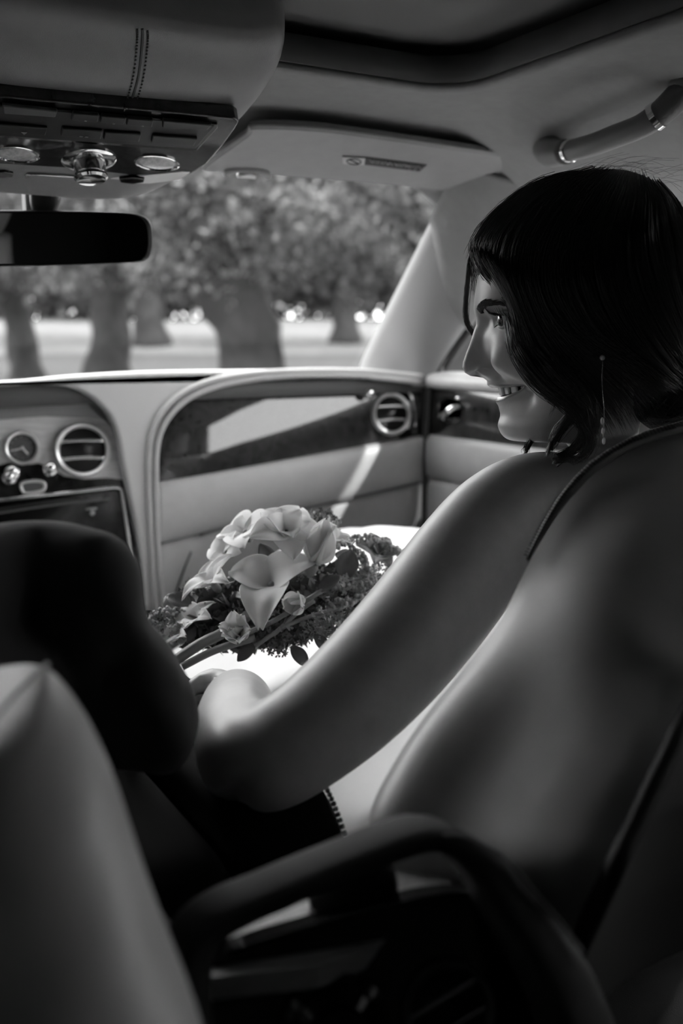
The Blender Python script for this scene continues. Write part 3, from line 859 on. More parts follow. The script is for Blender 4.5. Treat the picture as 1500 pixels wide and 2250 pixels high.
# rounded button under the clock
ob = [(46, 1064), (60, 1058), (85, 1057), (97, 1062), (98, 1072), (90, 1079), (62, 1084), (50, 1080)]
o3b = cat_rom([K_(*q, 0.002) for q in ob], 30, closed=True)
hb = mk('hazard_button', *tube(o3b, 0.0024, 8, closed=True), m='satin_metal', parent=db)
mk('button_face', *plate(o3b + CPn * 0.0005, -CPn * 0.002), m='dark_trim', parent=hb, smooth=False)
# screen with its chrome frame
fr = [(-280, 1130), (-100, 1112), (0, 1099), (80, 1090), (160, 1081), (230, 1073), (255, 1071), (266, 1076), (269, 1090), (274, 1125), (281, 1175), (290, 1240)]
scn = kpl('media_screen', [(-280, 1135), (-100, 1116), (0, 1103), (160, 1085), (255, 1075), (264, 1082), (272, 1130), (290, 1260), (-280, 1260)], 'gloss_black', 0.004, 0.006)
mk('screen_frame', *tube(cat_rom([K_(*q, 0.006) for q in fr], 60), 0.0028, 8), m='chrome', parent=scn)
sl = mk('disc_slot', *tube([K_(-60, 1131, 0.0045), K_(0, 1119, 0.0045), K_(100, 1104, 0.0045), K_(178, 1096, 0.0045)], 0.0022, 6), m='black_plastic', parent=scn)
mk('slot_lip', *tube([K_(-60, 1140, 0.005), K_(0, 1127, 0.005), K_(100, 1112, 0.005), K_(180, 1102, 0.005), K_(240, 1097, 0.005)], 0.0018, 6), m='dark_trim', parent=scn)
mk('eject_key', *tube([K_(188, 1094, 0.005), K_(205, 1095, .005), K_(226, 1092, .005)], 0.0030, 6), m='dark_trim', parent=scn)
ic = MB(); ic.add(tube([K_(188, 1119, .0055), K_(213, 1117, .0055)], 0.0016, 6)); ic.add(ellipsoid(K_(203, 1127, .0055), [(.0042, 0, 0), (0, .001, 0), (0, 0, .0042)], 8, 12))
ic.mk('screen_icon', 'icon_grey', scn)
# ================================================================== FRONT PASSENGER SEAT
ps = root('front_seat', (0.36, 0.55, 0.10), 'pale grey leather front seat the bride leans on, dark piped top edge', 'seat', 'front seats')
S = [(1640, 915, .78), (1560, 928, .765), (1500, 945, .75), (1400, 977, .735), (1310, 1030, .72), (1240, 1105, .705), (1190, 1185, .69), (1145, 1270, .675), (1095, 1370, .66), (1022, 1465, .645), (930, 1578, .625),
     (860, 1685, .61), (814, 1785, .60), (828, 1875, .59), (885, 1990, .59), (930, 2120, .60), (960, 2330, .61)]
Bd = [(1760, 1120, .66), (1725, 1190, .645), (1690, 1260, .63), (1640, 1330, .615), (1600, 1390, .60), (1560, 1445, .585), (1530, 1495, .57), (1500, 1550, .56), (1470, 1610, .545), (1440, 1675, .535), (1405, 1745, .525),
      (1370, 1820, .515), (1330, 1900, .505), (1295, 1975, .51), (1258, 2060, .525), (1225, 2150, .54), (1190, 2330, .56)]
S3 = cat_rom([P(*q) for q in S], 64); B3 = cat_rom([P(*q) for q in Bd], 64)
KN = np.array([[0.0], [.017], [.021], [.018], [.013], [.010], [.010], [.011], [.012], [.011], [.008], [0.0]])
cols = []
NJ = 34
for i in range(64):
    r = i / 63.0
    row = []
    a, b = S3[i], B3[i]
    nrm = nz((-0.92, -0.30, 0.15))
    dep = float(smooth01((r - 0.40) / 0.25))
    for j in range(NJ):
        q = j / (NJ - 1)
        p = a + (b - a) * q
        b1 = 0.020 * abs(math.sin(math.pi * q)) ** 1.6
        b2 = float(crv(KN, q * (len(KN) - 1))[0])
        bul = b1 * (1 - dep) + b2 * dep
        row.append(p + nrm * bul)
    cols.append(row)
G = np.array(cols)
mk('side_bolster', G.reshape(-1, 3), grid_faces(64, NJ), 'seat_leather', ps)
# seat front (hidden side) and back shell
fr_rows = []
for i in range(64):
    a = S3[i]; w = 0.46 - 0.30 * max(0, 1 - i / 14.0)
    fr_rows.append([a + np.array([w * q, 0.020 * math.sin(math.pi * q) + 0.035 * q * (1 - q) * 2 - 0.05 * q * 0, 0.0]) for q in np.linspace(0, 1, 16)])
mk('backrest_front', np.array(fr_rows).reshape(-1, 3), grid_faces(64, 16), 'seat_leather', ps)
bk = []
for i in range(64):
    a = B3[i]
    bk.append([a + np.array([0.40 * q, -0.004 + 0.035 * math.sin(math.pi * min(q * 3, 1) * .5), -0.0]) for q in np.linspace(0, 1, 16)])
mk('back_shell', np.array(bk).reshape(-1, 3), grid_faces(64, 16), 'dark_leather', ps)
edge_gap = mk('shell_edge', *tube(B3 + np.array([0.004, -0.003, 0]), 0.006, 8), m='dark_leather', parent=ps)
# piping over the shoulder with its blanket stitches
k1 = 27
pp = S3[:k1] + np.array([-0.0045, -0.003, 0.003])
pip = mk('shoulder_piping', *tube(pp, np.interp(np.linspace(0, 1, k1), [0, .7, 1], [.0045, .0042, .0015]), 10), m='piping', parent=ps)
st = MB()
pq = cat_rom(pp, 90)
fr_ = frames(pq)
for i in range(1, 89):
    T, N, B_ = fr_[i]
    c = pq[i]
    out_ = nz(c - np.array([0.45, 0.55, 0.5])); out_ = nz(CAM - c) * 0.6 + nz(out_) * 0.4
    st.add(box(c + nz(out_) * 0.0055, 0.0010, 0.0042, 0.0016, ax=[T, nz(np.cross(out_, T)), nz(out_)]))
st.mk('blanket_stitches', 'dark_trim', pip, smooth=False, kind='stuff')
# cushion
def cushion(nm, x0, x1, y0, y1, z0, z1, m, parent, r=0.06, crown=0.02):
    ax_, ay_, az_ = (x1 - x0) / 2, (y1 - y0) / 2, (z1 - z0) / 2; c = np.array([(x0 + x1) / 2, (y0 + y1) / 2, (z0 + z1) / 2])
    rings = []
    e = 0.30
    for i in range(17):
        t = -math.pi / 2 + math.pi * i / 16
        ct, stt = math.copysign(abs(math.cos(t)) ** e, math.cos(t)), math.copysign(abs(math.sin(t)) ** e, math.sin(t))
        rg = []
        for a in np.linspace(0, 2 * math.pi, 48, endpoint=False):
            ca, sa = math.cos(a), math.sin(a)
            rg.append(c + np.array([ax_ * ct * math.copysign(abs(ca) ** e, ca), ay_ * ct * math.copysign(abs(sa) ** e, sa), az_ * stt]))
        rings.append(rg)
    return mk(nm, *loft(rings, True), m=m, parent=parent)
cushion('seat_cushion', 0.11, 0.62, 0.50, 1.02, 0.20, 0.36, 'seat_leather', ps)
cushion('seat_base', 0.15, 0.58, 0.50, 0.95, 0.0, 0.21, 'black_plastic', ps)
cushion('headrest', 0.38, 0.62, 0.40, 0.50, 0.755, 0.90, 'seat_leather', ps)

# ================================================================== DRIVER SEAT
dsx = root('front_seat', (-0.38, 0.45, 0.10), 'blurred driver seat in the lower left corner, behind the dark suit', 'seat', 'front seats')
SD = [(-160, 1490, .46), (-80, 1468, .455), (0, 1453, .45), (55, 1446, .445), (100, 1456, .44), (140, 1495, .435), (178, 1550, .43), (215, 1620, .425), (250, 1710, .42), (290, 1835, .41), (330, 1950, .405), (370, 2050, .40), (405, 2140, .395), (440, 2260, .39), (460, 2400, .385)]
SD3 = cat_rom([P(*q) for q in SD], 56)
rows = []
CDs = P(-300, 2300, .325)
for i in range(56):
    a = SD3[i]; row = []
    for q in np.linspace(0, 1, 12):
        g = q * math.pi / 2
        row.append(a + np.array([-0.060 * (1 - math.cos(g)), -0.075 * math.sin(g), -0.025 * (1 - math.cos(g))]))
    b = row[-1]
    for q in np.linspace(0, 1, 12)[1:]:
        row.append(b + (CDs - b) * q + np.array([0, -0.010 * math.sin(math.pi * q), 0]))
    rows.append(row)
sbd = mk('side_bolster', np.array(rows).reshape(-1, 3), grid_faces(56, 23), 'seat_leather', dsx)
md = sbd.modifiers.new('smooth', 'SMOOTH'); md.factor = 0.5; md.iterations = 12
rows = []
for i in range(56):
    a = SD3[i]
    rows.append([a + np.array([-0.012 - 0.40 * q, 0.016 + 0.02 * math.sin(math.pi * q), -0.012]) for q in np.linspace(0, 1, 14)])
mk('backrest_front', np.array(rows).reshape(-1, 3), grid_faces(56, 14), 'seat_leather', dsx)
mk('seam', *tube(cat_rom([P(105, 1459, .434), P(70, 1490, .415), P(25, 1535, .395), P(-20, 1590, .375)], 16), 0.0012, 6), m='piping', parent=dsx)
cushion('seat_cushion', -0.62, -0.14, 0.46, 0.98, 0.20, 0.36, 'seat_leather', dsx)
cushion('seat_base', -0.58, -0.18, 0.46, 0.92, 0.0, 0.21, 'black_plastic', dsx)

# ================================================================== CENTRE CONSOLE WITH TWO ARMREST PADS
cc_ = root('centre_console', (-0.02, 0.80, 0.0), 'dark stitched armrest pads of the centre console under her elbow', 'console')
mk('console_body', *box((-0.03, 0.95, 0.20), 0.20, 0.86, 0.40), m='dark_leather', parent=cc_, bevel=0.02, bseg=4, sharp=40)
def pad(nm, x0, x1, y0, y1, zt, th, drop):
    rows = []
    n = 30
    for i in range(n):
        t = i / (n - 1); y = y0 + (y1 - y0) * t
        e = smooth01(min(t / 0.30, 1))
        z = zt - drop * (1 - e) ** 1.6
        hw = (x1 - x0) / 2 * (0.93 + 0.07 * e); cx = (x0 + x1) / 2
        rg = []
        for a in np.linspace(0, 2 * math.pi, 40, endpoint=False):
            ca, sa = math.cos(a), math.sin(a)
            rg.append((cx + hw * math.copysign(abs(ca) ** .35, ca), y, z - th / 2 + th / 2 * math.copysign(abs(sa) ** .45, sa)))
        rows.append(rg)
    o = mk(nm, *loft(rows, True), m='black_leather', parent=cc_, sharp=70)
    for s in ((1,) if x1 > 0 else ()):
        line = []
        for i in range(n):
            t = i / (n - 1); e = smooth01(min(t / 0.30, 1)); hw = (x1 - x0) / 2 * (0.93 + 0.07 * e)
            line.append(((x0 + x1) / 2 + s * (hw - 0.004), y0 + (y1 - y0) * t, zt - drop * (1 - e) ** 1.6 - 0.004))
        line = cat_rom(line, 120)
        sb = MB()
        for i in range(0, 66):
            d_ = nz(line[i + 1] - line[i])
            sb.add(box((line[i] + line[i + 1]) / 2, 0.0028, np.linalg.norm(line[i + 1] - line[i]) * .6, 0.0028, ax=[nz(np.cross(d_, (0, 0, 1))), d_, nz(np.cross(np.cross(d_, (0, 0, 1)), d_))]))
        sb.mk('stitching', 'stitch', o, smooth=False, kind='stuff')
    return o
pad('armrest_pad', -0.040, 0.052, 0.49, 0.86, 0.497, 0.10, 0.075)
pad('armrest_pad', -0.160, -0.044, 0.44, 0.80, 0.490, 0.10, 0.075)

# ================================================================== REAR END OF THE CONSOLE: arched frame, vents
rc = root('rear_console', (-0.03, 0.42, 0.05), 'dark rear end of the console with stitched arch and round vents', 'console')
AR = [(418, 2400, .445), (420, 2250, .445), (424, 2150, .448), (445, 2075, .452), (500, 2024, .457), (600, 1978, .465), (750, 1914, .478), (880, 1862, .49), (945, 1844, .496), (1000, 1854, .50), (1055, 1895, .503), (1105, 1952, .496), (1160, 2025, .488), (1215, 2105, .48), (1262, 2190, .475), (1300, 2300, .47), (1320, 2420, .47)]
A3 = cat_rom([P(*q) for q in AR], 90)
frA = frames(A3)
ctr = P(850, 2250, .47)
rings = []
for i, (T, N, B_) in enumerate(frA):
    yd = nz((-0.12, 1, 0.0)); yd = nz(yd - T * (yd @ T)); ou = np.cross(T, yd); ou = ou if ou @ (A3[i] - ctr) > 0 else -ou
    thick = np.interp(i / 89, [0, .15, .3, .52, .62, 1], [.012, .009, .0062, .0062, .009, .020]); dpt = 0.013
    rg = []
    for a in np.linspace(0, 2 * math.pi, 20, endpoint=False):
        ca, sa = math.cos(a), math.sin(a)
        rg.append(A3[i] + ou * thick * math.copysign(abs(ca) ** .5, ca) + yd * (dpt * math.copysign(abs(sa) ** .5, sa) + dpt * 0.6))
    rings.append(rg)
arch = mk('arch_frame', *loft(rings, True), m='dark_leather', parent=rc, sharp=60)
sb = MB()
for i in range(46, 74):
    T, N, B_ = frA[i]
    yd = nz((-0.12, 1, 0.0)); yd = nz(yd - T * (yd @ T)); ou = np.cross(T, yd); ou = ou if ou @ (A3[i] - ctr) > 0 else -ou
    thick = np.interp(i / 89, [0, .15, .3, .52, .62, 1], [.012, .009, .0062, .0062, .009, .020])
    for fq in (0.15, 0.65):
        c = A3[i] + (A3[min(i + 1, 89)] - A3[i]) * fq + ou * (thick * .80) - yd * 0.0072
        sb.add(box(c, 0.0022, 0.0012, 0.0012, ax=[T, yd, ou]))
sb.mk('stitching', 'stitch', arch, smooth=False, kind='stuff')
# side skins of the housing
for s_ in (0, 1):
    seg = A3[:15] if s_ == 0 else A3[70:]
    rw = [[p + np.array([0, q, 0]) for q in np.linspace(0.0, 0.07, 4)] for p in seg]
    mk('side_skin', np.array(rw).reshape(-1, 3), grid_faces(len(seg), 4), 'dark_leather', rc, solid=0.003)
# glossy veneered lid seen through the arch
wl = [PZ(*q, .506) for q in ((440, 2150), (470, 2020), (600, 1960), (800, 1875), (950, 1840), (990, 1880), (990, 2010), (700, 2120))]
mk('well_lid', *plate(wl, (0, 0, -.012)), m='pale_veneer', parent=rc, smooth=False)
# rounded tail of the armrest inside the arch
tl = P(775, 1955, .52)
mk('armrest_tail', *ellipsoid(tl, [P(868, 1918, .52) - tl, (0.0, 0.012, 0.0), P(800, 2050, .52) - tl], 20, 28), m='dark_leather', parent=rc)
# rear fascia, leaning back
Rn = nz((-0.25, -0.93, 0.28)); R0 = P(850, 2180, .49)
Rr_ = lambda px, py, h=0.0: PP(px, py, R0 + Rn * h, Rn)
fx = [(440, 2420), (445, 2150), (475, 2108), (560, 2072), (680, 2036), (800, 2004), (880, 1984), (950, 1968), (1040, 1965), (1110, 2010), (1190, 2120), (1250, 2250), (1280, 2420)]
mk('rear_fascia', *plate(cat_rom([Rr_(*q) for q in fx], 60, closed=True), -Rn * 0.02), m='gloss_black', parent=rc, bevel=0.003, sharp=30)
s_px = np.linalg.norm(Rr_(988, 2215) - Rr_(987, 2215))
vent(Rr_(987, 2222, 0.003), Rn + np.array([0.0, 0, 0.0]), 97 * s_px, rc, ringm='dark_trim', tilt=math.radians(20), inner=0.86)
mk('rotary_dial', *lathe(Rr_(735, 2262, .002), Rn, [(112 * s_px, 0), (110 * s_px, .002), (92 * s_px, .004), (84 * s_px, .003), (60 * s_px, .006), (56 * s_px, .012), (2 * s_px, .013)], 48), m='gloss_black', parent=rc, sharp=30)
# ================================================================== THE BRIDE
HD = 0.88
Hc = P(1262, 735, HD)
Hv = nz(ray(1262, 735))
Her = nz(np.cross(Hv, (0, 0, 1.0))); Heu = np.cross(Her, Hv)
TAU = math.radians(10)
Hf = -Her * math.cos(TAU) - Heu * math.sin(TAU)          # facing direction
Hu = Heu * math.cos(TAU) - Her * math.sin(TAU)           # crown direction
Hs = -Hv                                                  # her left side, towards the lens
def hl(px, py):
    """photo point on her mid-plane -> (forward, up) in the head frame, metres"""
    q = PP(px, py, Hc, Hv) - Hc
    return np.array([q @ Hf0, q @ Hu])
Hs0 = Hs.copy()
YA = math.radians(9)                                      # her face is turned a little towards the lens
Hf0 = Hf.copy(); Hf = Hf0 * math.cos(YA) + Hs0 * math.sin(YA); Hs = Hs0 * math.cos(YA) - Hf0 * math.sin(YA)
def hw(f_, u_, s_):
    return Hc + Hf * f_ + Hu * u_ + Hs * s_
def hp(px, py, s_):
    """photo point, lying s metres towards the lens from her mid-plane"""
    return PP(px, py, Hc + Hs0 * s_, Hv)

RG = [  # front px, back px, half width, exponent
    ((1288, 394), (1292, 394), .002, 2.0), ((1200, 420), (1385, 408), .045, 2.0), ((1135, 466), (1445, 443), .062, 2.1), ((1088, 525), (1487, 508), .0705, 2.2),
    ((1061, 580), (1506, 580), .0735, 2.25), ((1047, 630), (1508, 640), .0735, 2.2), ((1042, 672), (1501, 690), .0720, 2.08), ((1049, 714), (1488, 735), .0705, 1.93),
    ((1062, 762), (1468, 780), .0690, 1.9), ((1068, 802), (1450, 820), .0668, 1.85), ((1070, 834), (1434, 850), .0635, 1.62), ((1090, 866), (1422, 878), .0610, 1.38),
    ((1096, 910), (1413, 905), .0560, 1.45), ((1098, 938), (1408, 928), .0505, 1.6), ((1120, 964), (1405, 948), .0440, 1.75), ((1185, 966), (1402, 966), .0425, 1.95),
    ((1240, 972), (1400, 986), .0460, 2.0), ((1258, 1005), (1404, 1020), .0500, 2.0), ((1262, 1050), (1414, 1060), .0560, 2.0), ((1255, 1095), (1430, 1095), .075, 2.0)]
RGa = np.array([np.r_[hl(*a), hl(*b), w, e] for a, b, w, e in RG])
NT, NA = 340, 340
ts = np.linspace(0, len(RG) - 1, NT)
# finer rows over the face
ts = np.interp(np.linspace(0, 1, NT), [0, .16, .80, 1.0], [0, 5.0, 14.2, len(RG) - 1])
th = np.linspace(-math.pi, math.pi, NA, endpoint=False)
th = th - 0.45 * np.sin(th)                               # denser towards the face
HX = np.zeros((NT, NA, 3)); TT = np.zeros((NT, NA)); 
for i, t in enumerate(ts):
    fa, ua, fb, ub, w, e = crv(RGa, t)
    k = 0.56
    mf, mu = fb + (fa - fb) * k * 0.93, ub + (ua - ub) * k * 0.93
    c = np.cos(th); s = np.sin(th)
    cc = np.sign(c) * np.abs(c) ** (2 / e); ss = np.sign(s) * np.abs(s) ** (2 / e)
    ff = np.where(cc >= 0, mf + (fa - mf) * cc, mf + (mf - fb) * cc)
    uu = np.where(cc >= 0, mu + (ua - mu) * cc, mu + (mu - ub) * cc)
    HX[i, :, 0] = ff; HX[i, :, 1] = uu; HX[i, :, 2] = w * ss; TT[i] = t
front = (np.cos(th)[None, :] > 0.15) * np.ones((NT, 1))
Fq, Uq, Sq = HX[..., 0].copy(), HX[..., 1].copy(), HX[..., 2].copy()
aS = np.abs(Sq)
# --- nose as an offset of the mid-line profile
nose = [(6.2, 1041, 682), (6.6, 1046, 698), (7.0, 1045, 716), (7.5, 1036, 744), (8.0, 1025, 774), (8.35, 1018, 795), (8.6, 1017, 807), (8.85, 1022, 818), (9.1, 1034, 825), (9.4, 1048, 827), (9.7, 1061, 829), (10.0, 1070, 835), (10.3, 1076, 846)]
nt_ = np.array([n[0] for n in nose])
nd = []
for t, px, py in nose:
    b = crv(RGa, t)[:2]; nd.append(hl(px, py) - b)
nd = np.array(nd); nd[0] = 0; nd[-1] *= 0.3
sig = np.interp(ts, [6.2, 7.0, 7.8, 8.4, 9.0, 9.6, 10.2], [.0075, .0070, .0085, .0105, .0120, .0120, .010])
for i, t in enumerate(ts):
    if t < 6.2 or t > 10.3: continue
    df = np.interp(t, nt_, nd[:, 0]); du = np.interp(t, nt_, nd[:, 1])
    wgt = np.exp(-(aS[i] / sig[i]) ** 2.4) * front[i]
    HX[i, :, 0] += df * wgt; HX[i, :, 1] += du * wgt
def gb(pu, ps, su, s_s, amt, ax=0, only=None):
    """gaussian push at (up, |side|)"""
    g = np.exp(-((Uq - pu) / su) ** 2 - ((aS - ps) / s_s) ** 2) * front
    HX[..., ax] += amt * g
uy = lambda px, py: hl(px, py)[1]
# wings of the nose, nostrils
gb(uy(1086, 808), .0135, .0060, .0050, .0085); gb(uy(1086, 808), .0150, .006, .004, .0)
gb(uy(1094, 806), .0190, .0090, .0048, -.0050)
gb(uy(1090, 836), .0220, .0080, .0090, -.0020)
gb(uy(1100, 822), .022, .006, .006, -.0015)
# eye sockets, brow ridge, cheek apple, smile fold, chin, temples
EU = uy(1112, 704)
gb(EU + .001, .030, .0105, .0150, -.0100)
gb(EU + .004, .0145, .010, .006, -.0050)
gb(EU, .0480, .0130, .0110, -.0085)
gb(uy(1060, 682), .026, .0060, .020, .0022)
gb(uy(1128, 782), .042, .016, .016, .0060)
gb(uy(1120, 792), .033, .014, .010, .0035)
gb(uy(1112, 850), .034, .016, .005, -.0022)
gb(uy(1160, 860), .047, .020, .012, .0015)
gb(uy(1110, 940), 0.0, .010, .014, .0015)
gb(uy(1150, 900), .030, .012, .012, -.0012)
gb(uy(1128, 853), .0320, .0120, .0110, -.0085)
# --- mouth: a smiling lens with lips around it
ut0, ub0 = uy(1086, 849), uy(1092, 873); uc = uy(1141, 853) + 0.0035; SCN = 0.0325
q = np.clip(aS / SCN, 0, 1)
utop = ut0 + (uc - ut0) * q ** 2.0; ubot = ub0 + (uc - ub0) * q ** 2.7
dt = Uq - utop; dbm = ubot - Uq
sd = np.maximum(dt, dbm); sd = np.where(aS > SCN, np.hypot(aS - SCN, Uq - uc), sd)
fm = front * (TT > 9.8) * (TT < 13.0)
HX[..., 0] += .0020 * np.exp(-((sd - .0028) / .0030) ** 2) * fm * (1 - .55 * q) * (sd > -.0005)
HXpre = HX.copy()
inside = smooth01((-sd) / 0.0034) * fm
HX[..., 0] -= .0120 * inside
HX[..., 0] -= .0012 * np.exp(-((Uq - uy(1098, 908)) / .005) ** 2 - (aS / .016) ** 2) * front
# --- nostrils
n0 = hl(1054, 819); gN = np.exp(-((HX[..., 0] - n0[0]) / .0055) ** 2 - ((HX[..., 1] - n0[1]) / .0026) ** 2) * front * (np.abs(HX[..., 2]) > .002) * (np.abs(HX[..., 2]) < .018)
HX[..., 1] += .0050 * gN; HX[..., 2] -= np.sign(HX[..., 2]) * .0050 * gN
# --- eyes
EC = [];
EYC = np.array([hl(1116, 704)[0], EU])
for sg in (1, -1):
    ec = np.array([EYC[0], EYC[1], sg * .0305])
    d = HX - ec; r = np.linalg.norm(d, axis=2) + 1e-9
    az = (HX[..., 2] - ec[2]) * sg; el = HX[..., 1] - ec[1]
    hh = np.where(el > 0, .0046, .0036) * np.sqrt(np.clip(1 - (az / .0150) ** 2, 0, 1))
    opening = (np.abs(el) < hh) & (HX[..., 0] > ec[0]) & (np.abs(az) < .0148)
    near_ = (r < .0170) & (HX[..., 0] > ec[0] - .004) & (front > 0)
    rt = .0132 + .0012 * np.exp(-((np.abs(el) - hh) / .0016) ** 2)
    fac = np.clip((.0170 - r) / .0030, 0, 1)
    push = near_ & (~opening) & (r < rt)
    HX = np.where(push[..., None], ec + d / r[..., None] * rt[..., None], HX)
    HX = np.where((opening & near_)[..., None], ec + d / r[..., None] * .0100, HX)
    EC.append(ec)
# fold over the lid (crease) 
Wd = Hc + HX[..., 0:1] * Hf + HX[..., 1:2] * Hu + HX[..., 2:3] * Hs
v, f = loft(Wd, True)
lipmask = ((sd > -.0004) & (sd < .0042 * (1 - .55 * q)) & (fm > 0))
fi = grid_faces(NT, NA, False, True)
lipw = (smooth01((sd + .0010) / .0010) * smooth01((.0046 * (1 - .5 * q) - sd) / .0016) * fm + smooth01(-sd / .001) * fm).reshape(-1)
head_v, head_f = np.array(v), f

# --- torso, arm: lofted, then fused into one skin
def limb(path, rad, n=28, m=40):
    """path of (point, r_across, r_depth) with smooth interpolation"""
    A = np.array([np.r_[p, a, b] for p, a, b in path]); A = cat_rom(A, m)
    pts = A[:, :3]; T = np.gradient(pts, axis=0); T /= np.linalg.norm(T, axis=1)[:, None]
    rings = []
    for i in range(m):
        vd = nz(pts[i] - CAM); vd = nz(vd - T[i] * (vd @ T[i])); ac = np.cross(T[i], vd)
        a = np.linspace(0, 2 * math.pi, n, endpoint=False)
        rings.append(pts[i] + A[i, 3] * np.cos(a)[:, None] * ac + A[i, 4] * np.sin(a)[:, None] * vd)
    return loft(rings, True)
mm = lambda px_, d: px_ * d / FPX
def LP(px, py, d, rpx, asp=1.0):
    return (P(px, py, d), mm(rpx, d), mm(rpx, d) * asp)
bd = MB()
# upper arm, shoulder to elbow
arm = [LP(1300, 1085, .90, 60, 1.1), LP(1225, 1075, .875, 82, 1.1), LP(1150, 1098, .855, 100, 1.0), LP(1092, 1150, .835, 118, .95), LP(1030, 1230, .81, 128, .92), LP(955, 1330, .78, 131, .92), LP(865, 1438, .745, 131, .95),
       LP(770, 1535, .715, 127, .95), LP(680, 1610, .69, 121, .95), LP(600, 1662, .67, 117, .95), LP(545, 1690, .655, 100, .95), LP(515, 1702, .65, 60, .9)]
bd.add(limb(arm, None, 36, 70))
# forearm, elbow going away towards the driver's arm
fore = [LP(552, 1706, .655, 70), LP(540, 1680, .66, 100), LP(526, 1640, .69, 98), LP(520, 1590, .73, 92), LP(522, 1556, .775, 82), LP(520, 1540, .82, 70), LP(506, 1535, .86, 58, .8), LP(480, 1538, .89, 52, .6), LP(452, 1545, .91, 50, .5)]
bd.add(limb(fore, None, 30, 50))
# hand on his sleeve: palm is the end of the forearm, five fingers curl round
def finger(pts, r0, r1):
    bd.add(tube(cat_rom(pts, 14), np.linspace(r0, r1, 14), 10))
hb_ = P(458, 1545, .905)
for k, (dy_, L_) in enumerate(((-38, 1.0), (-14, 1.1), (12, 1.05), (36, .9))):
    a = P(455, 1545 + dy_, .91); b_ = P(455 - 62 * L_, 1548 + dy_ * 1.05, .915); c_ = P(455 - 110 * L_, 1565 + dy_, .90); d__ = P(455 - 140 * L_, 1590 + dy_, .875)
    finger([a, b_, c_, d__], .0088, .0068)
finger([P(500, 1500, .875), P(470, 1490, .86), P(440, 1500, .845), P(415, 1520, .84)], .0105, .0080)
# torso and hips, turned towards the driver
tor = [((.40, .59, .34), .17, .12), ((.395, .59, .42), .165, .115), ((.395, .60, .50), .13, .10), ((.39, .62, .57), .13, .09), ((.385, .635, .62), .13, .075), ((.38, .645, .655), .10, .055), ((.375, .65, .68), .05, .04)]
A = cat_rom(np.array([np.r_[p, a, b] for p, a, b in tor]), 30)
ux = nz((.78, .62, 0)); uyv = nz((-.62, .78, 0))
rings = []
for q_ in A:
    a = np.linspace(0, 2 * math.pi, 36, endpoint=False)
    rings.append(q_[:3] + q_[3] * np.cos(a)[:, None] * ux + q_[4] * np.sin(a)[:, None] * uyv)
bd.add(loft(rings, True))
# neck root so that head and torso run into each other
nk = [(P(1335, 1000, .885), .050, .046), (P(1340, 1045, .885), .056, .050), (P(1345, 1090, .885), .080, .065)]
bd.add(limb(nk, None, 28, 12))
# fuse
tmp_me = bpy.data.meshes.new('tmp'); tmp_me.from_pydata([tuple(x) for x in bd.v], [], bd.f); tmp_o = bpy.data.objects.new('tmp', tmp_me); COL.objects.link(tmp_o)
md = tmp_o.modifiers.new('r', 'REMESH'); md.mode = 'VOXEL'; md.voxel_size = 0.0035
md = tmp_o.modifiers.new('s', 'SMOOTH'); md.factor = 0.6; md.iterations = 10
dg = bpy.context.evaluated_depsgraph_get()
fm_ = bpy.data.meshes.new_from_object(tmp_o.evaluated_get(dg))
bv = np.empty(len(fm_.vertices) * 3); fm_.vertices.foreach_get('co', bv); bv = bv.reshape(-1, 3)
bf = [tuple(p.vertices) for p in fm_.polygons]
bpy.data.objects.remove(tmp_o)
bo = len(head_v)
allv = np.vstack([head_v, bv]); allf = list(head_f) + [tuple(i + bo for i in q) for q in bf]
# ear
def ear():
    e = MB()
    ecx = hl(1318, 738)
    for (rx, ry, rz, of, ou, os_) in ((.014, .007, .026, 0, 0, .071), (.010, .0065, .009, .002, -.024, .069)):
        e.add(ellipsoid(hw(ecx[0] + of, ecx[1] + ou, os_), [Hf * rx, Hs * ry, Hu * rz], 12, 16))
    rim = []
    for a in np.linspace(-1.9, 2.6, 22):
        rim.append(hw(ecx[0] - .016 * math.cos(a) - .001, ecx[1] + .003 + .028 * math.sin(a), .078))
    e.add(tube(rim, .0035, 8))
    return e
er = ear(); eo = len(allv)
allv = np.vstack([allv, np.array(er.v)]); allf += [tuple(i + eo for i in q) for q in er.f]
bride = mk('person', allv, allf, 'skin', label='smiling woman in profile with dark gathered hair and bare arm, in the passenger seat', cat='person', origin=(.39, .60, .34))

la = bride.data.attributes.new('lip', 'FLOAT', 'POINT')
lw = np.zeros(len(bride.data.vertices), np.float32); lw[:len(lipw)] = np.clip(lipw, 0, 1); la.data.foreach_set('value', lw)
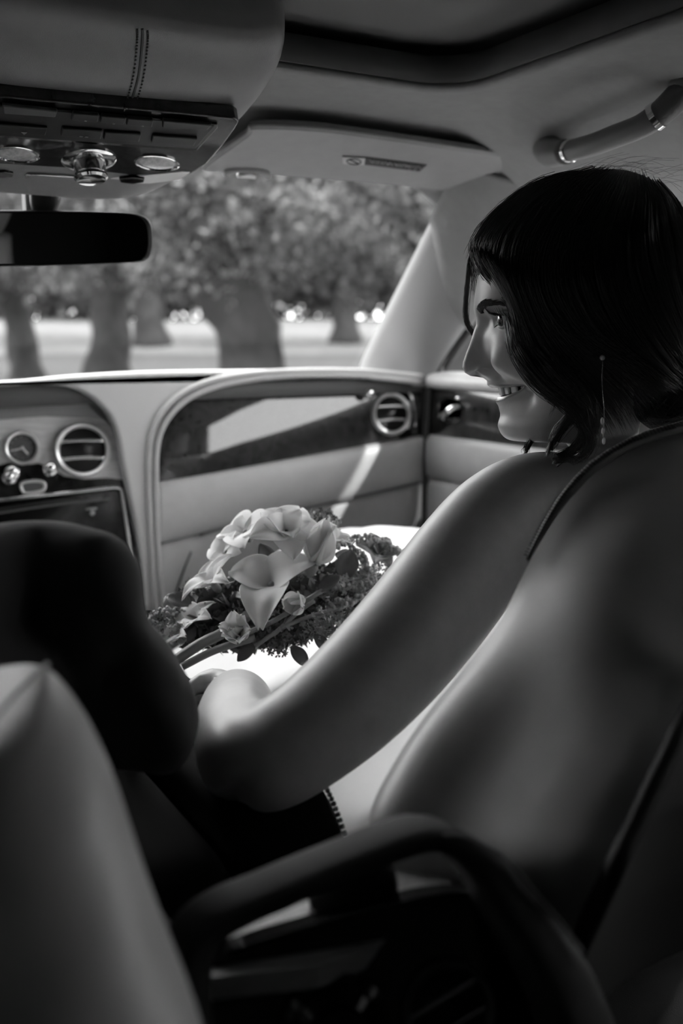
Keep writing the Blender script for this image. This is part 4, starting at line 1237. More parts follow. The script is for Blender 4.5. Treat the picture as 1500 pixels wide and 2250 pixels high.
# --- eyes
for sg, ec in ((1, EC[0]), (-1, EC[1])):
    c = hw(*ec); look = nz(Hf * .94 + Hs * .26 - Hu * .02)
    u_, v_, w_ = basis(look)
    ey = mk('eye', *ellipsoid(c, [u_ * .0121, v_ * .0121, look * .0121], 20, 28), m='eye_white', parent=bride)
    mk('iris', *lathe(c + look * .0105, look, [(.0062, -.0004), (.0060, .0004), (.0045, .0014), (.002, .0020), (.0003, .0021)], 24), m='iris', parent=ey)
    # lashes
    ls = MB()
    for k in range(26):
        az = -.009 + .0225 * k / 25
        hh = .0048 * math.sqrt(max(0, 1 - (az / .0150) ** 2))
        a = np.array([0, hh, az * sg]); dirn = nz(np.array([math.sqrt(max(1e-6, .0140 ** 2 - az ** 2 - hh ** 2)), hh, az * sg]))
        p0 = ec + dirn * .0138
        L = .0075 + .002 * (k / 25)
        p1 = p0 + dirn * L * .7 + np.array([0, L * .10, az * sg * .3]); p2 = p0 + dirn * L * 1.05 + np.array([0, L * .55, az * sg * .5])
        ls.add(tube([hw(*p0), hw(*p1), hw(*p2)], [.00030, .00024, .00008], 4))
        if k % 3 == 0 and k > 8:
            hb2 = -.0036 * math.sqrt(max(0, 1 - (az / .0150) ** 2)); dr = nz(np.array([math.sqrt(max(1e-6, .0140 ** 2 - az ** 2 - hb2 ** 2)), hb2, az * sg])); p0 = ec + dr * .0136
            ls.add(tube([hw(*p0), hw(*(p0 + dr * .003 + np.array([0, -.0012, 0])))], [.0003, .0001], 4))
    ls.mk('eyelashes', 'brow_hair', ey)
# --- brows: short hairs laid on the brow ridge
def surf_f(u0, s0):
    """forward coordinate of the face surface at (up, side)"""
    k = np.argmin((HX[..., 1] - u0) ** 2 + (HX[..., 2] - s0) ** 2 + (front < 1) * 9); i, j = divmod(int(k), NA); return HX[i, j, 0]
rb = random.Random(5)
for sg in (1, -1):
    br = MB()
    line = cat_rom([np.r_[hl(1049, 688)[1], .0115], np.r_[hl(1060, 681)[1], .019], np.r_[hl(1077, 671)[1], .029], np.r_[hl(1094, 668)[1], .038], np.r_[hl(1114, 678)[1], .048]], 60)
    for k in range(60):
        wd_ = .0026 * math.sin(math.pi * (0.18 + .80 * k / 60)) + .0008
        for _ in range(8):
            u0 = line[k][0] + rb.uniform(-wd_, wd_); s0 = (line[k][1] + rb.uniform(-.0006, .0006)) * sg
            f0 = surf_f(u0, s0)
            u1 = u0 + rb.uniform(.0005, .0022) * (1 if k < 35 else -.2); s1 = s0 + sg * rb.uniform(.003, .0055); f1 = surf_f(u1, s1)
            br.add(tube([hw(f0 - .0003, u0, s0), hw((f0 + f1) / 2 + .0010, (u0 + u1) / 2, (s0 + s1) / 2), hw(f1 + .0005, u1, s1)], [.00026, .00026, .00008], 3))
    br.mk('eyebrow', 'brow_hair', bride)
# --- teeth: an upper row along the dental arch
tf = hl(1086, 851)[0] - .0012
mc = mk('mouth_cavity', *ellipsoid(hw(tf - .034, (ut0 + ub0) / 2, 0), [Hf * .018, Hs * .024, Hu * .011], 12, 20), m='lip', parent=bride)
ang = 0.0
wds = [.0084, .0068, .0076, .0070, .0068, .0080]
for sg in (1, -1):
    s0 = 0.0002
    for k, wv in enumerate(wds):
        sc = s0 + wv / 2; s0 += wv
        # parabolic arch
        xx = sc * .96; kx = np.argmin((HXpre[..., 1] - (ut0 - .004)) ** 2 + (HXpre[..., 2] - xx) ** 2 + (front < 1) * 9); fb_ = HXpre.reshape(-1, 3)[kx][0] - .0020 - .0022 * min(1, xx / .012)
        tang = nz(Hs * sg - Hf * (28.0 * xx)); outw = nz(np.cross(tang, Hu)); outw = outw if outw @ Hf > 0 else -outw
        hgt = .0112 - .0006 * k
        utk = ut0 + (uc - ut0) * min(1, (sc / SCN)) ** 2
        c = hw(fb_ - .002, utk + .0030 - hgt / 2, xx * sg)
        rings = []
        for i in range(9):
            tq = i / 8; zz = (tq - .5) * hgt * -1; wr = (.86 + .14 * math.sin(math.pi * min(tq * 1.3, 1) * .5)) * (1 if tq < .9 else .90)
            aa = np.linspace(0, 2 * math.pi, 16, endpoint=False)
            rings.append(c + Hu * zz + tang * (wv * .62 * wr) * (np.sign(np.cos(aa)) * np.abs(np.cos(aa)) ** .6)[:, None] + outw * (.0026 * (1 - .3 * tq)) * (np.sign(np.sin(aa)) * np.abs(np.sin(aa)) ** .8)[:, None])
        mk('tooth', *loft(rings, True), m='tooth', parent=bride)

# --- hair: a close cap plus combed strands
gd = [  # guides: px, py, side metres
 [(1262, 388, -.020), (1150, 425, -.030), (1080, 480, -.032), (1040, 535, -.030), (1031, 590, -.036), (1026, 650, -.044), (1028, 700, -.052), (1040, 728, -.058), (1060, 760, -.062), (1080, 800, -.066)],
 [(1290, 374, .000), (1180, 402, .005), (1092, 468, .010), (1044, 530, .012), (1049, 575, .020), (1077, 612, .032), (1116, 660, .050), (1140, 715, .060), (1150, 768, .066), (1172, 815, .066)],
 [(1300, 371, .008), (1190, 404, .024), (1100, 478, .034), (1056, 545, .038), (1080, 598, .047), (1120, 650, .058), (1147, 715, .068), (1160, 780, .072), (1200, 842, .070), (1262, 895, .066)],
 [(1312, 369, .012), (1205, 408, .040), (1118, 488, .054), (1086, 560, .060), (1116, 630, .069), (1150, 700, .077), (1168, 770, .081), (1204, 832, .080), (1258, 880, .076), (1304, 935, .066)],
 [(1328, 366, .016), (1238, 416, .054), (1160, 506, .072), (1140, 596, .080), (1168, 690, .086), (1216, 772, .087), (1268, 832, .085), (1310, 880, .080), (1340, 925, .072), (1360, 970, .060)],
 [(1350, 365, .018), (1290, 424, .062), (1232, 526, .084), (1222, 630, .092), (1268, 716, .095), (1335, 762, .094), (1395, 800, .086), (1440, 836, .070), (1466, 862, .052), (1486, 880, .030)],
 [(1378, 368, .018), (1356, 428, .064), (1320, 530, .086), (1330, 640, .095), (1378, 735, .092), (1430, 795, .080), (1480, 840, .060), (1512, 862, .040), (1530, 875, .020), (1540, 880, .000)],
 [(1410, 378, .014), (1424, 440, .056), (1425, 530, .078), (1450, 640, .082), (1490, 735, .070), (1520, 790, .050), (1545, 820, .030), (1556, 835, .010), (1560, 840, -.010), (1560, 840, -.030)],
 [(1440, 392, .004), (1482, 450, .030), (1510, 540, .045), (1530, 640, .045), (1545, 730, .035), (1552, 780, .018), (1556, 800, .000), (1556, 810, -.020), (1550, 815, -.040), (1540, 815, -.055)],
 [(1440, 392, -.02), (1490, 455, -.03), (1515, 540, -.04), (1530, 640, -.05), (1535, 730, -.06), (1530, 780, -.065), (1520, 800, -.07), (1500, 810, -.075), (1480, 815, -.078), (1460, 815, -.08)],
 [(1380, 372, -.03), (1400, 440, -.062), (1400, 540, -.085), (1400, 640, -.09), (1400, 730, -.09), (1400, 790, -.085), (1400, 820, -.08), (1400, 840, -.078), (1395, 850, -.075), (1390, 860, -.07)],
 [(1300, 378, -.03), (1240, 430, -.066), (1190, 530, -.084), (1180, 630, -.09), (1200, 720, -.09), (1230, 790, -.085), (1260, 830, -.08), (1280, 850, -.075), (1290, 860, -.07), (1300, 870, -.06)],
 [(1262, 388, -.020), (1160, 425, -.048), (1085, 490, -.060), (1060, 560, -.066), (1060, 640, -.072), (1075, 710, -.076), (1095, 760, -.078), (1120, 800, -.078), (1150, 830, -.076), (1180, 850, -.07)],
]
GD = np.array([[hp(*q_) for q_ in g] for g in gd])
Gc = np.array([cat_rom(g, 40) for g in GD])               # guides x 40 x 3
sheet = np.array([cat_rom(Gc[:, j], 150) for j in range(40)])     # 40 x 150 x 3
cen = Hc + Hf * -.01
# cap: the combed surface itself, gently ridged, with the front fringe left to loose strands
rngh = np.random.default_rng(4)
rid = np.interp(np.linspace(0, 1, 150), np.linspace(0, 1, 76), rngh.normal(size=76))
def inward(pt, amt):
    n_ = cen - pt; return pt + n_ / (np.linalg.norm(n_, axis=-1, keepdims=True) + 1e-9) * amt
cap = np.array([inward(sheet[j], .006) for j in range(40)])
keep = 28
lock_end = np.interp(np.arange(150) / 149 * (len(gd) - 1), [0, .85, 1, 2, 3, 4, 5, 11, 12], [9, 9, 13, 17, 21, 26, 31, 36, 30]).astype(int)
fcs = []
for j in range(39):
    for k in range(149):
        if j < lock_end[k]: fcs.append((j * 150 + k, (j + 1) * 150 + k, (j + 1) * 150 + k + 1, j * 150 + k + 1))
hair = mk('hair', cap.reshape(-1, 3), fcs, 'hair', bride, solid=-0.004)
NS_, SG = 7500, 22
vv = np.where(rngh.random(NS_) < .85, rngh.beta(1.25, 1.9, NS_) * .95, rngh.random(NS_))
end = np.interp(vv * (len(gd) - 1), [0, .85, 1, 2, 3, 4, 5, 12], [8.5, 9, 25, 32, 36, 38, 39, 39]) * rngh.uniform(.78, 1.0, NS_)
sta = np.where(rngh.random(NS_) < .8, rngh.uniform(0, 5, NS_), rngh.uniform(5, 16, NS_)); end = np.maximum(end, sta + 7)
tt = np.linspace(0, 1, SG)
ii = sta[:, None] + (end - sta)[:, None] * tt[None]                      # N x SG positions along the guides
jj = np.broadcast_to((vv * 149)[:, None], ii.shape)
def bil(I, J):
    i0 = np.clip(np.floor(I).astype(int), 0, 38); j0 = np.clip(np.floor(J).astype(int), 0, 148); a_, b_ = (I - i0)[..., None], (J - j0)[..., None]
    return (sheet[i0, j0] * (1 - a_) + sheet[i0 + 1, j0] * a_) * (1 - b_) + (sheet[i0, j0 + 1] * (1 - a_) + sheet[i0 + 1, j0 + 1] * a_) * b_
pts = bil(np.clip(ii, 0, 39), jj)
lift = (.0035 - np.abs(rngh.normal(size=NS_)) * .0022)[:, None, None]
dn = cen - pts; pts = pts + dn / np.linalg.norm(dn, axis=2, keepdims=True) * lift
clump = np.floor(vv * 90).astype(int); cw = rngh.normal(size=(400, 3)) * .0022; cph = rngh.random(400) * 6
ph = rngh.random(NS_) * 6
pts = pts + np.sin(tt[None] * 5 + cph[clump][:, None])[..., None] * (tt[None, :, None] + .1) * cw[clump][:, None, :]
pts = pts + np.sin(tt[None] * 6 + ph[:, None])[..., None] * (tt[None, :, None] + .1) * (rngh.normal(size=(NS_, 3)) * .0008)[:, None, :] + (tt ** 2)[None, :, None] * (rngh.normal(size=(NS_, 3)) * .0025)[:, None, :]
rad_ = rngh.uniform(.00014, .00032, NS_)[:, None] * np.interp(tt, [0, .75, 1], [1, 1, .2])[None]
strands('hair_strands', pts, rad_, 'hair', hair, kind='stuff')
def lock(pxs, n, spread, r=.00026, tip=.25, seed=0, nm='loose_lock', wave=.0016):
    rg = np.random.default_rng(seed); base = cat_rom([hp(*q_) for q_ in pxs], 36); t_ = np.linspace(0, 1, 36)
    n = int(n * 1.6)
    off = rg.normal(size=(n, 3)) * spread; ph_ = rg.random(n) * 6; env = np.interp(t_, [0, .15, .6, 1], [.5, 1, .75, tip])
    sub = rg.integers(0, 4, n); so = rg.normal(size=(4, 3)) * spread * .8; sph = rg.random(4) * 6
    ln = rg.uniform(.75, 1.0, n)
    I = np.clip(t_[None] * ln[:, None] * 35, 0, 34.999); i0 = I.astype(int); fr2 = (I - i0)[..., None]
    q_ = base[i0] * (1 - fr2) + base[i0 + 1] * fr2
    q_ = q_ - Hs * (.030 * np.clip(1 - t_ / .22, 0, 1) ** 1.5)[None, :, None]
    q_ = q_ + env[None, :, None] * (off * .6 + so[sub])[:, None, :] + (np.sin(t_[None] * 6 + sph[sub][:, None]) * t_[None])[..., None] * so[sub][:, None, :] * .5
    q_ = q_ + (np.sin(t_[None] * 8 + ph_[:, None]) * t_[None])[..., None] * (rg.normal(size=(n, 3)) * wave)[:, None, :]
    strands(nm, q_, rg.uniform(.6, 1.2, n)[:, None] * r * np.interp(t_, [0, .8, 1], [1, .9, .2])[None], 'hair', hair)
lock([(1124, 660, .062), (1144, 720, .068), (1154, 775, .073), (1178, 822, .076), (1232, 865, .078), (1275, 900, .076), (1292, 940, .073), (1282, 972, .073), (1262, 992, .074)], 170, .0042, seed=1)
lock([(1130, 690, .074), (1152, 770, .080), (1195, 832, .082), (1250, 878, .080), (1285, 925, .078), (1298, 960, .076), (1285, 995, .076), (1262, 1010, .078)], 170, .0050, seed=2)
lock([(1268, 888, .076), (1252, 915, .074), (1228, 945, .072), (1210, 978, .072), (1200, 1005, .074)], 130, .0032, seed=3)
lock([(1292, 930, .074), (1280, 960, .074), (1257, 985, .075), (1242, 1003, .078), (1262, 1016, .080)], 110, .0030, seed=4)
lock([(1180, 930, .02), (1168, 960, .03), (1158, 985, .04), (1152, 1003, .05)], 40, .0020, seed=5)
lock([(1262, 995, .076), (1235, 1002, .078), (1222, 1012, .080), (1250, 1006, .084), (1280, 1012, .086)], 50, .0022, seed=8)
lock([(1052, 560, .026), (1068, 600, .034), (1100, 640, .046), (1130, 685, .060), (1146, 735, .067), (1154, 780, .072)], 110, .0036, seed=6)
lock([(1042, 540, -.02), (1033, 600, -.035), (1026, 660, -.045), (1028, 705, -.050), (1042, 735, -.054), (1050, 750, -.056)], 60, .0020, seed=7)
lock([(1200, 740, .088), (1235, 790, .088), (1275, 835, .086), (1300, 880, .083), (1305, 925, .080), (1296, 965, .078)], 140, .0050, seed=9)
lock([(1150, 790, .078), (1185, 840, .078), (1215, 880, .074), (1212, 905, .070), (1206, 930, .068)], 7, .0020, seed=11)
# low bun at the nape, wound from strands
bc = hp(1492, 850, .005)
bun = mk('bun', *ellipsoid(bc, [Hf * .043, Hs * .049, Hu * .041], 20, 26), m='hair', parent=hair)
bp_ = []
for k in range(420):
    ax1 = nz(rngh.normal(size=3) + np.array([0, 1.5, 0])); u_, v_, w_ = basis(ax1); off = rngh.uniform(-.6, .6); a0 = rngh.random() * 6; aa = np.linspace(a0, a0 + rngh.uniform(1.5, 3.2), 16)
    dirs = w_ * off + math.sqrt(1 - off * off) * (np.cos(aa)[:, None] * u_ + np.sin(aa)[:, None] * v_)
    bp_.append(bc + np.outer(dirs[:, 0] * .044, Hf) + np.outer(dirs[:, 1] * .050, Hs) + np.outer(dirs[:, 2] * .042, Hu))
strands('bun_strands', np.array(bp_), np.full((420, 16), .00035), 'hair', bun, kind='stuff')
# fly-aways over the crown
rf = np.random.default_rng(21); fl = []
crown = np.array([hp(*q_) for q_ in ((1090, 470, .01), (1180, 405, .01), (1290, 372, .0), (1380, 370, .0), (1470, 410, .0))])
for k in range(60):
    a = crv(crown, rf.random() * 4); dr = nz(-Hf * rf.uniform(.5, 1) + Hu * rf.uniform(-.2, .14) + Hs * rf.normal() * .3); L = rf.uniform(.02, .05)
    fl.append(cat_rom([a, a + dr * L * .5 + Hu * .003 * rf.random(), a + dr * L - Hu * .006 * rf.random()], 10))
strands('flyaway_hair', np.array(fl), np.full((60, 10), .00009), 'hair', hair, kind='stuff')

# --- earring
e0 = hp(1323, 786, .094)
earr = root('earring', e0, 'thin drop earring with pearl stud hanging from her ear lobe', 'earring')
mk('stud', *ellipsoid(e0, [Hf * .0022, Hs * .0022, Hu * .0022], 10, 14), m='pearl', parent=earr)
dz = np.array([0, 0, -1.0])
mk('chain', *tube(cat_rom([e0 + Hs * .002, e0 + dz * .02 + Hs * .003, e0 + dz * .045 + Hs * .002 - Her * -.003, e0 + dz * .066 - Her * -.003], 16), .00022, 6), m='chrome', parent=earr)
for k, dd in enumerate((.050, .058, .066)):
    mk('bead', *ellipsoid(e0 + dz * dd + Her * (.002 + .001 * k), [Her * .0014, Hs * .0014, Heu * .0030], 8, 10), m='pearl', parent=earr)
# --- the satin dress over lap and knees (clothing of the bride)
def dress_z(x, y):
    # two thighs running forward, a trough between, falling away at the sides
    th1 = 0.468 - 0.035 * smooth01((y - .80) / .25); th2 = 0.480 + 0.075 * smooth01((y - .62) / .40)
    c1 = .22 + .06 * (y - .6); c2 = .44 - .03 * (y - .6)
    z = max(th1 - 1.9 * (x - c1) ** 2, th2 - 3.2 * (x - c2) ** 2)
    z = np.logaddexp(14 * (th1 - 2.2 * (x - c1) ** 2) * 4, 14 * (th2 - 3.2 * (x - c2) ** 2) * 4) / 56
    z -= 0.35 * max(0, y - 1.08) ** 1.2
    z -= 0.55 * max(0, .60 - y) ** 1.1
    return z
rows = []
NXD, NYD = 110, 110
for i in range(NXD):
    x = -0.03 + 0.68 * i / (NXD - 1)
    row = []
    for j in range(NYD):
        y = 0.44 + 0.80 * j / (NYD - 1)
        z = dress_z(x, y)
        fold = 0.010 * math.sin(26 * (x * .75 + y * .55) + 3.5 * fbm((x, y, 0), 3, 2)) * (0.35 + 0.65 * smooth01((.30 - x) / .25))
        fold += 0.010 * fbm((x, y, 1.3), 6, 3)
        row.append((x, y, max(z + fold, .37)))
    rows.append(row)
dress = mk('dress', np.array(rows).reshape(-1, 3), grid_faces(NXD, NYD), 'satin', bride, solid=0.004)
# bodice wrapped around the torso
rings = []
for q_ in A[6:24]:
    a = np.linspace(0, 2 * math.pi, 36, endpoint=False)
    rings.append(q_[:3] + (q_[3] + .004) * np.cos(a)[:, None] * ux + (q_[4] + .004) * np.sin(a)[:, None] * uyv)
mk('bodice', *loft(rings, False), m='satin', parent=bride)
# ================================================================== THE DRIVER (dark suit, only shoulder and arm in frame)
dv = MB()
def LPd(px, py, d, rpx, asp=1.0): return (P(px, py, d), mm(rpx, d), mm(rpx, d) * asp)
# torso
tor2 = [((-.39, .60, .30), .18, .12), ((-.35, .60, .42), .185, .125), ((-.315, .60, .52), .19, .12), ((-.30, .60, .60), .185, .11), ((-.33, .60, .655), .15, .095), ((-.37, .605, .69), .10, .075), ((-.37, .61, .73), .062, .06)]
A2 = cat_rom(np.array([np.r_[p, a, b] for p, a, b in tor2]), 30)
rings = []
for q_ in A2:
    a = np.linspace(0, 2 * math.pi, 36, endpoint=False)
    rings.append(q_[:3] + np.stack([q_[3] * np.cos(a), q_[4] * np.sin(a), 0 * a], 1))
dv.add(loft(rings, True))
# shoulder and right arm
dv.add(limb([((-.37, .60, .655), .075, .09), ((-.30, .598, .650), .062, .08), ((-.23, .592, .640), .052, .066), LPd(60, 1252, .62, 112), LPd(170, 1268, .615, 112), LPd(215, 1310, .61, 105)], None, 30, 44))
dv.add(limb([LPd(160, 1252, .615, 90), LPd(200, 1270, .61, 108), LPd(206, 1350, .605, 110), LPd(222, 1430, .605, 118), LPd(262, 1505, .61, 140), LPd(305, 1560, .62, 142), LPd(330, 1590, .635, 118), LPd(325, 1610, .65, 85)], None, 34, 50))
dv.add(limb([LPd(330, 1585, .625, 108), LPd(310, 1575, .68, 100), LPd(270, 1560, .75, 80), LPd(220, 1540, .83, 66), LPd(190, 1530, .88, 54)], None, 28, 36))
tmp_me = bpy.data.meshes.new('tmp'); tmp_me.from_pydata([tuple(x) for x in dv.v], [], dv.f); tmp_o = bpy.data.objects.new('tmp', tmp_me); COL.objects.link(tmp_o)
md = tmp_o.modifiers.new('r', 'REMESH'); md.mode = 'VOXEL'; md.voxel_size = 0.005
md = tmp_o.modifiers.new('s', 'SMOOTH'); md.factor = 0.6; md.iterations = 8
dg = bpy.context.evaluated_depsgraph_get()
fm2 = bpy.data.meshes.new_from_object(tmp_o.evaluated_get(dg))
jv = np.empty(len(fm2.vertices) * 3); fm2.vertices.foreach_get('co', jv); jv = jv.reshape(-1, 3)
jf = [tuple(p.vertices) for p in fm2.polygons]
nrm = np.empty(len(fm2.vertices) * 3); fm2.vertices.foreach_get('normal', nrm); nrm = nrm.reshape(-1, 3)
bpy.data.objects.remove(tmp_o)
# sleeve folds: ridges running round the bent elbow
elb = P(300, 1540, .60); axd = nz(P(320, 1600, .63) - P(215, 1380, .605)); acr = nz(np.cross(axd, (P(300, 1540, .6) - CAM)))
for i in range(len(jv)):
    d_ = jv[i] - elb; w_ = math.exp(-(d_ @ d_) / .07 ** 2)
    if w_ > .02:
        k = d_ @ acr * 120 + 1.5 * fbm(jv[i], 14, 3) + (d_ @ axd) * 18
        jv[i] += nrm[i] * w_ * (.0045 * math.sin(k) + .0015 * fbm(jv[i], 30, 2))
# body under the jacket: neck, head and right hand
man = MB()
man.add(loft([np.array([-.37, .615, z]) + np.stack([r * np.cos(a_), r * np.sin(a_), 0 * a_], 1) for z, r, a_ in [(zz, rr, np.linspace(0, 2 * math.pi, 24, endpoint=False)) for zz, rr in ((.66, .075), (.72, .058), (.76, .056), (.79, .058))]], True))
hd = []
for k in range(22):
    t = math.pi * (k + .5) / 22; z = .885 + .125 * math.cos(t)
    a_ = np.linspace(0, 2 * math.pi, 36, endpoint=False); s_ = math.sin(t) ** .8
    jaw = 1 - .28 * smooth01((.86 - z) / .10)
    ring = np.stack([.076 * s_ * np.cos(a_) * jaw, .096 * s_ * np.sin(a_) + .012, 0 * a_ + z], 1)
    nb = np.exp(-((a_ - math.pi / 2) / .16) ** 2) * math.exp(-((z - .865) / .018) ** 2) * .020
    ring[:, 1] += nb
    hd.append(ring + np.array([-.37, .62, 0]))
man.add(loft(hd, True))
wr = P(190, 1530, .88); fdir = nz((P(150, 1525, .95) - wr))
man.add(limb([(wr - fdir * .02, .028, .024), (wr + fdir * .02, .030, .022), (wr + fdir * .06, .042, .018), (wr + fdir * .095, .042, .015)], None, 20, 18))
sd_ = nz(np.cross(fdir, (0, 0, 1)))
for k, (o_, L_) in enumerate(((-.030, .075), (-.010, .085), (.010, .080), (.030, .062))):
    b0 = wr + fdir * .088 + sd_ * o_
    man.add(tube(cat_rom([b0, b0 + fdir * L_ * .45, b0 + fdir * L_ * .75 - np.array([0, 0, .018]), b0 + fdir * L_ * .85 - np.array([0, 0, .045])], 12), np.linspace(.0095, .0075, 12), 10))
b0 = wr + fdir * .03 + sd_ * .03
man.add(tube(cat_rom([b0, b0 + sd_ * .03 + fdir * .02, b0 + sd_ * .035 + fdir * .055 - np.array([0, 0, .01])], 10), np.linspace(.012, .0085, 10), 10))
man.add(limb([((-.37, .61, .665), .030, .030), ((-.26, .612, .635), .018, .018), (P(170, 1300, .632), .020, .020), (P(215, 1420, .615), .025, .025), (P(300, 1565, .632), .025, .025), (P(290, 1565, .70), .025, .025), (P(220, 1540, .83), .027, .025), (wr + fdir * .01, .027, .023)], None, 18, 40))
man_o = man.mk('person', 'skin', label='person in a dark suit seated at far left, only shoulder and bent sleeve in frame', cat='person', origin=(-.39, .60, .30))
mk('jacket', jv, jf, 'suit_wool', man_o)
# short dark hair
hh_ = [r_ * np.array([1.06, 1.05, 1.03]) + np.array([-.37, .62, .885]) * (1 - np.array([1.06, 1.05, 1.03])) + np.array([0, -.010, .004]) for r_ in hd[:13]]
mk('hair', *loft(hh_, True), m='hair', parent=man_o)
# ================================================================== THE BOUQUET on her lap
bq = root('bouquet', P(600, 1400, .97), 'loose bridal bouquet of white flowers and grey foliage lying on her lap', 'bouquet')
rq = np.random.default_rng(9)
def petal_grid(L, W, cup, curl, ruf, tip, ph, nu=9, nv=9):
    """petal in its own frame: x outward, y across, z along the flower axis"""
    g = []
    for i in range(nu):
        a = i / (nu - 1)
        wv = W * (math.sin(math.pi * min(.04 + a ** .75 * .96, .985)) ** .62) * (1 if tip == 0 else (1 - .55 * tip * a ** 3))
        ang = cup * (1 - a) + curl * a ** 2
        row = []
        for j in range(nv):
            b = -1 + 2 * j / (nv - 1)
            x = L * a * math.cos(ang * .5) ; z = L * a * math.sin(ang) * .6 + L * .16 * b * b * (1 - .6 * a) + ruf * L * math.sin(b * 5 + ph + a * 3) * a ** 1.5 * .5
            row.append((x + ruf * L * .15 * math.cos(b * 7 + ph) * a, b * wv, z))
        g.append(row)
    return np.array(g), grid_faces(nu, nv)
def flower(px, py, d, r, npet, opening, ratio, axis, m='petal', ruf=.06, curl=-.4, tip=0.0, cup=.5, inner=0, twist=0.0):
    c = P(px, py, d); R_ = 1.12 * r * d / FPX
    w = nz(RT * axis[0] + UP * (axis[1] + .35) - FW * axis[2] * .75); u, v, w = basis(w, (0.2, 0.1, 1))
    fl = mk('flower', *ellipsoid(c - w * R_ * .10, [u * R_ * .13, v * R_ * .13, w * R_ * .22], 8, 12), m='bouquet_stem', parent=bq)
    for ring in range(1 + (1 if inner else 0)):
        n_ = npet if ring == 0 else inner
        for k in range(n_):
            a = 2 * math.pi * (k + .5 * ring) / n_ + twist + rq.normal() * .10
            op = opening * (1 if ring == 0 else .45) + rq.normal() * .08
            L = R_ * (1.0 if ring == 0 else .7) * rq.uniform(.9, 1.12)
            G, F_ = petal_grid(L, L * ratio * .5 * rq.uniform(.9, 1.1), cup, curl + rq.normal() * .2, ruf, tip, rq.random() * 6)
            o_ = u * math.cos(a) + v * math.sin(a); ex = o_ * math.sin(op) + w * math.cos(op); ez = -o_ * math.cos(op) + w * math.sin(op); ey = np.cross(ez, ex)
            Vw = c + G[..., 0:1] * ex + G[..., 1:2] * ey + G[..., 2:3] * ez
            mk('petal', Vw.reshape(-1, 3), F_, m, fl, solid=0.0006, subsurf=1)
    return fl
flower(540, 1172, 1.03, 72, 5, 1.25, 1.05, (-.45, .45, .75), ruf=.05, twist=.5)
flower(500, 1215, 1.02, 50, 4, 1.2, 1.0, (-.6, .1, .7), ruf=.04)
flower(628, 1172, 1.00, 74, 5, 1.30, 1.0, (.1, .35, .9), ruf=.08, inner=3)
flower(688, 1240, .99, 88, 6, .38, .75, (.45, .85, .25), ruf=.10, curl=.5, cup=.2)
flower(598, 1290, .985, 110, 3, 1.15, .85, (-.2, .3, .8), ruf=.10, curl=-.9, cup=.9, twist=.9)
flower(470, 1285, 1.0, 66, 5, .95, .8, (-.55, .35, .6), ruf=.13, tip=.5, curl=-.7)
flower(660, 1318, .965, 54, 5, .60, .85, (-.25, -.45, .75), ruf=.13, tip=.6, curl=.7)
flower(525, 1398, .955, 56, 6, .75, .9, (-.1, .05, .9), ruf=.16, inner=4, curl=.4)
flower(432, 1365, .99, 50, 5, 1.0, .8, (-.3, .4, .7), ruf=.12)
flower(392, 1405, .98, 46, 5, 1.0, .8, (-.5, .3, .6), ruf=.12)
flower(828, 1228, 1.06, 52, 6, .8, .95, (.2, .3, .8), m='flower_dim', ruf=.1, inner=5)
flower(735, 1195, 1.04, 40, 5, .9, .9, (.5, .6, .5), ruf=.12)
# small clustered filler blooms: many tiny florets, each sprig one part
def filler(px, py, d, r, n, m='flower_dim', size=8, flat=.7):
    c = P(px, py, d); R_ = r * d / FPX; V, F_ = [], []
    for k in range(n):
        q = rq.normal(size=3); q /= np.linalg.norm(q); q *= rq.random() ** .35
        p = c + (RT * q[0] + UP * q[1] * flat + FW * q[2] * .7) * R_
        ax = nz(q + rq.normal(size=3) * .5); u, v, w = basis(ax); s = size * d / FPX * rq.uniform(.6, 1.3)
        for t in range(4):
            a = t * math.pi / 2 + rq.random(); o_ = u * math.cos(a) + v * math.sin(a); e_ = np.cross(w, o_); b = len(V)
            V += [p, p + o_ * s * .6 + e_ * s * .35 + w * s * .2, p + o_ * s, p + o_ * s * .6 - e_ * s * .35 + w * s * .2]; F_.append((b, b + 1, b + 2, b + 3))
    mk('filler_sprig', V, F_, m, bq, kind='stuff')
for a in ((705, 1150, 1.06, 46, 130), (755, 1305, 1.0, 66, 240), (345, 1385, .985, 60, 200), (445, 1300, 1.03, 52, 130), (620, 1398, .97, 66, 220), (815, 1275, 1.04, 60, 200), (570, 1345, .99, 60, 180), (720, 1375, .965, 60, 200), (400, 1340, 1.02, 46, 120), (650, 1255, 1.03, 60, 140)):
    filler(*a, m='bouquet_leaf' if a[4] in (130, 120, 220) else 'flower_dim')
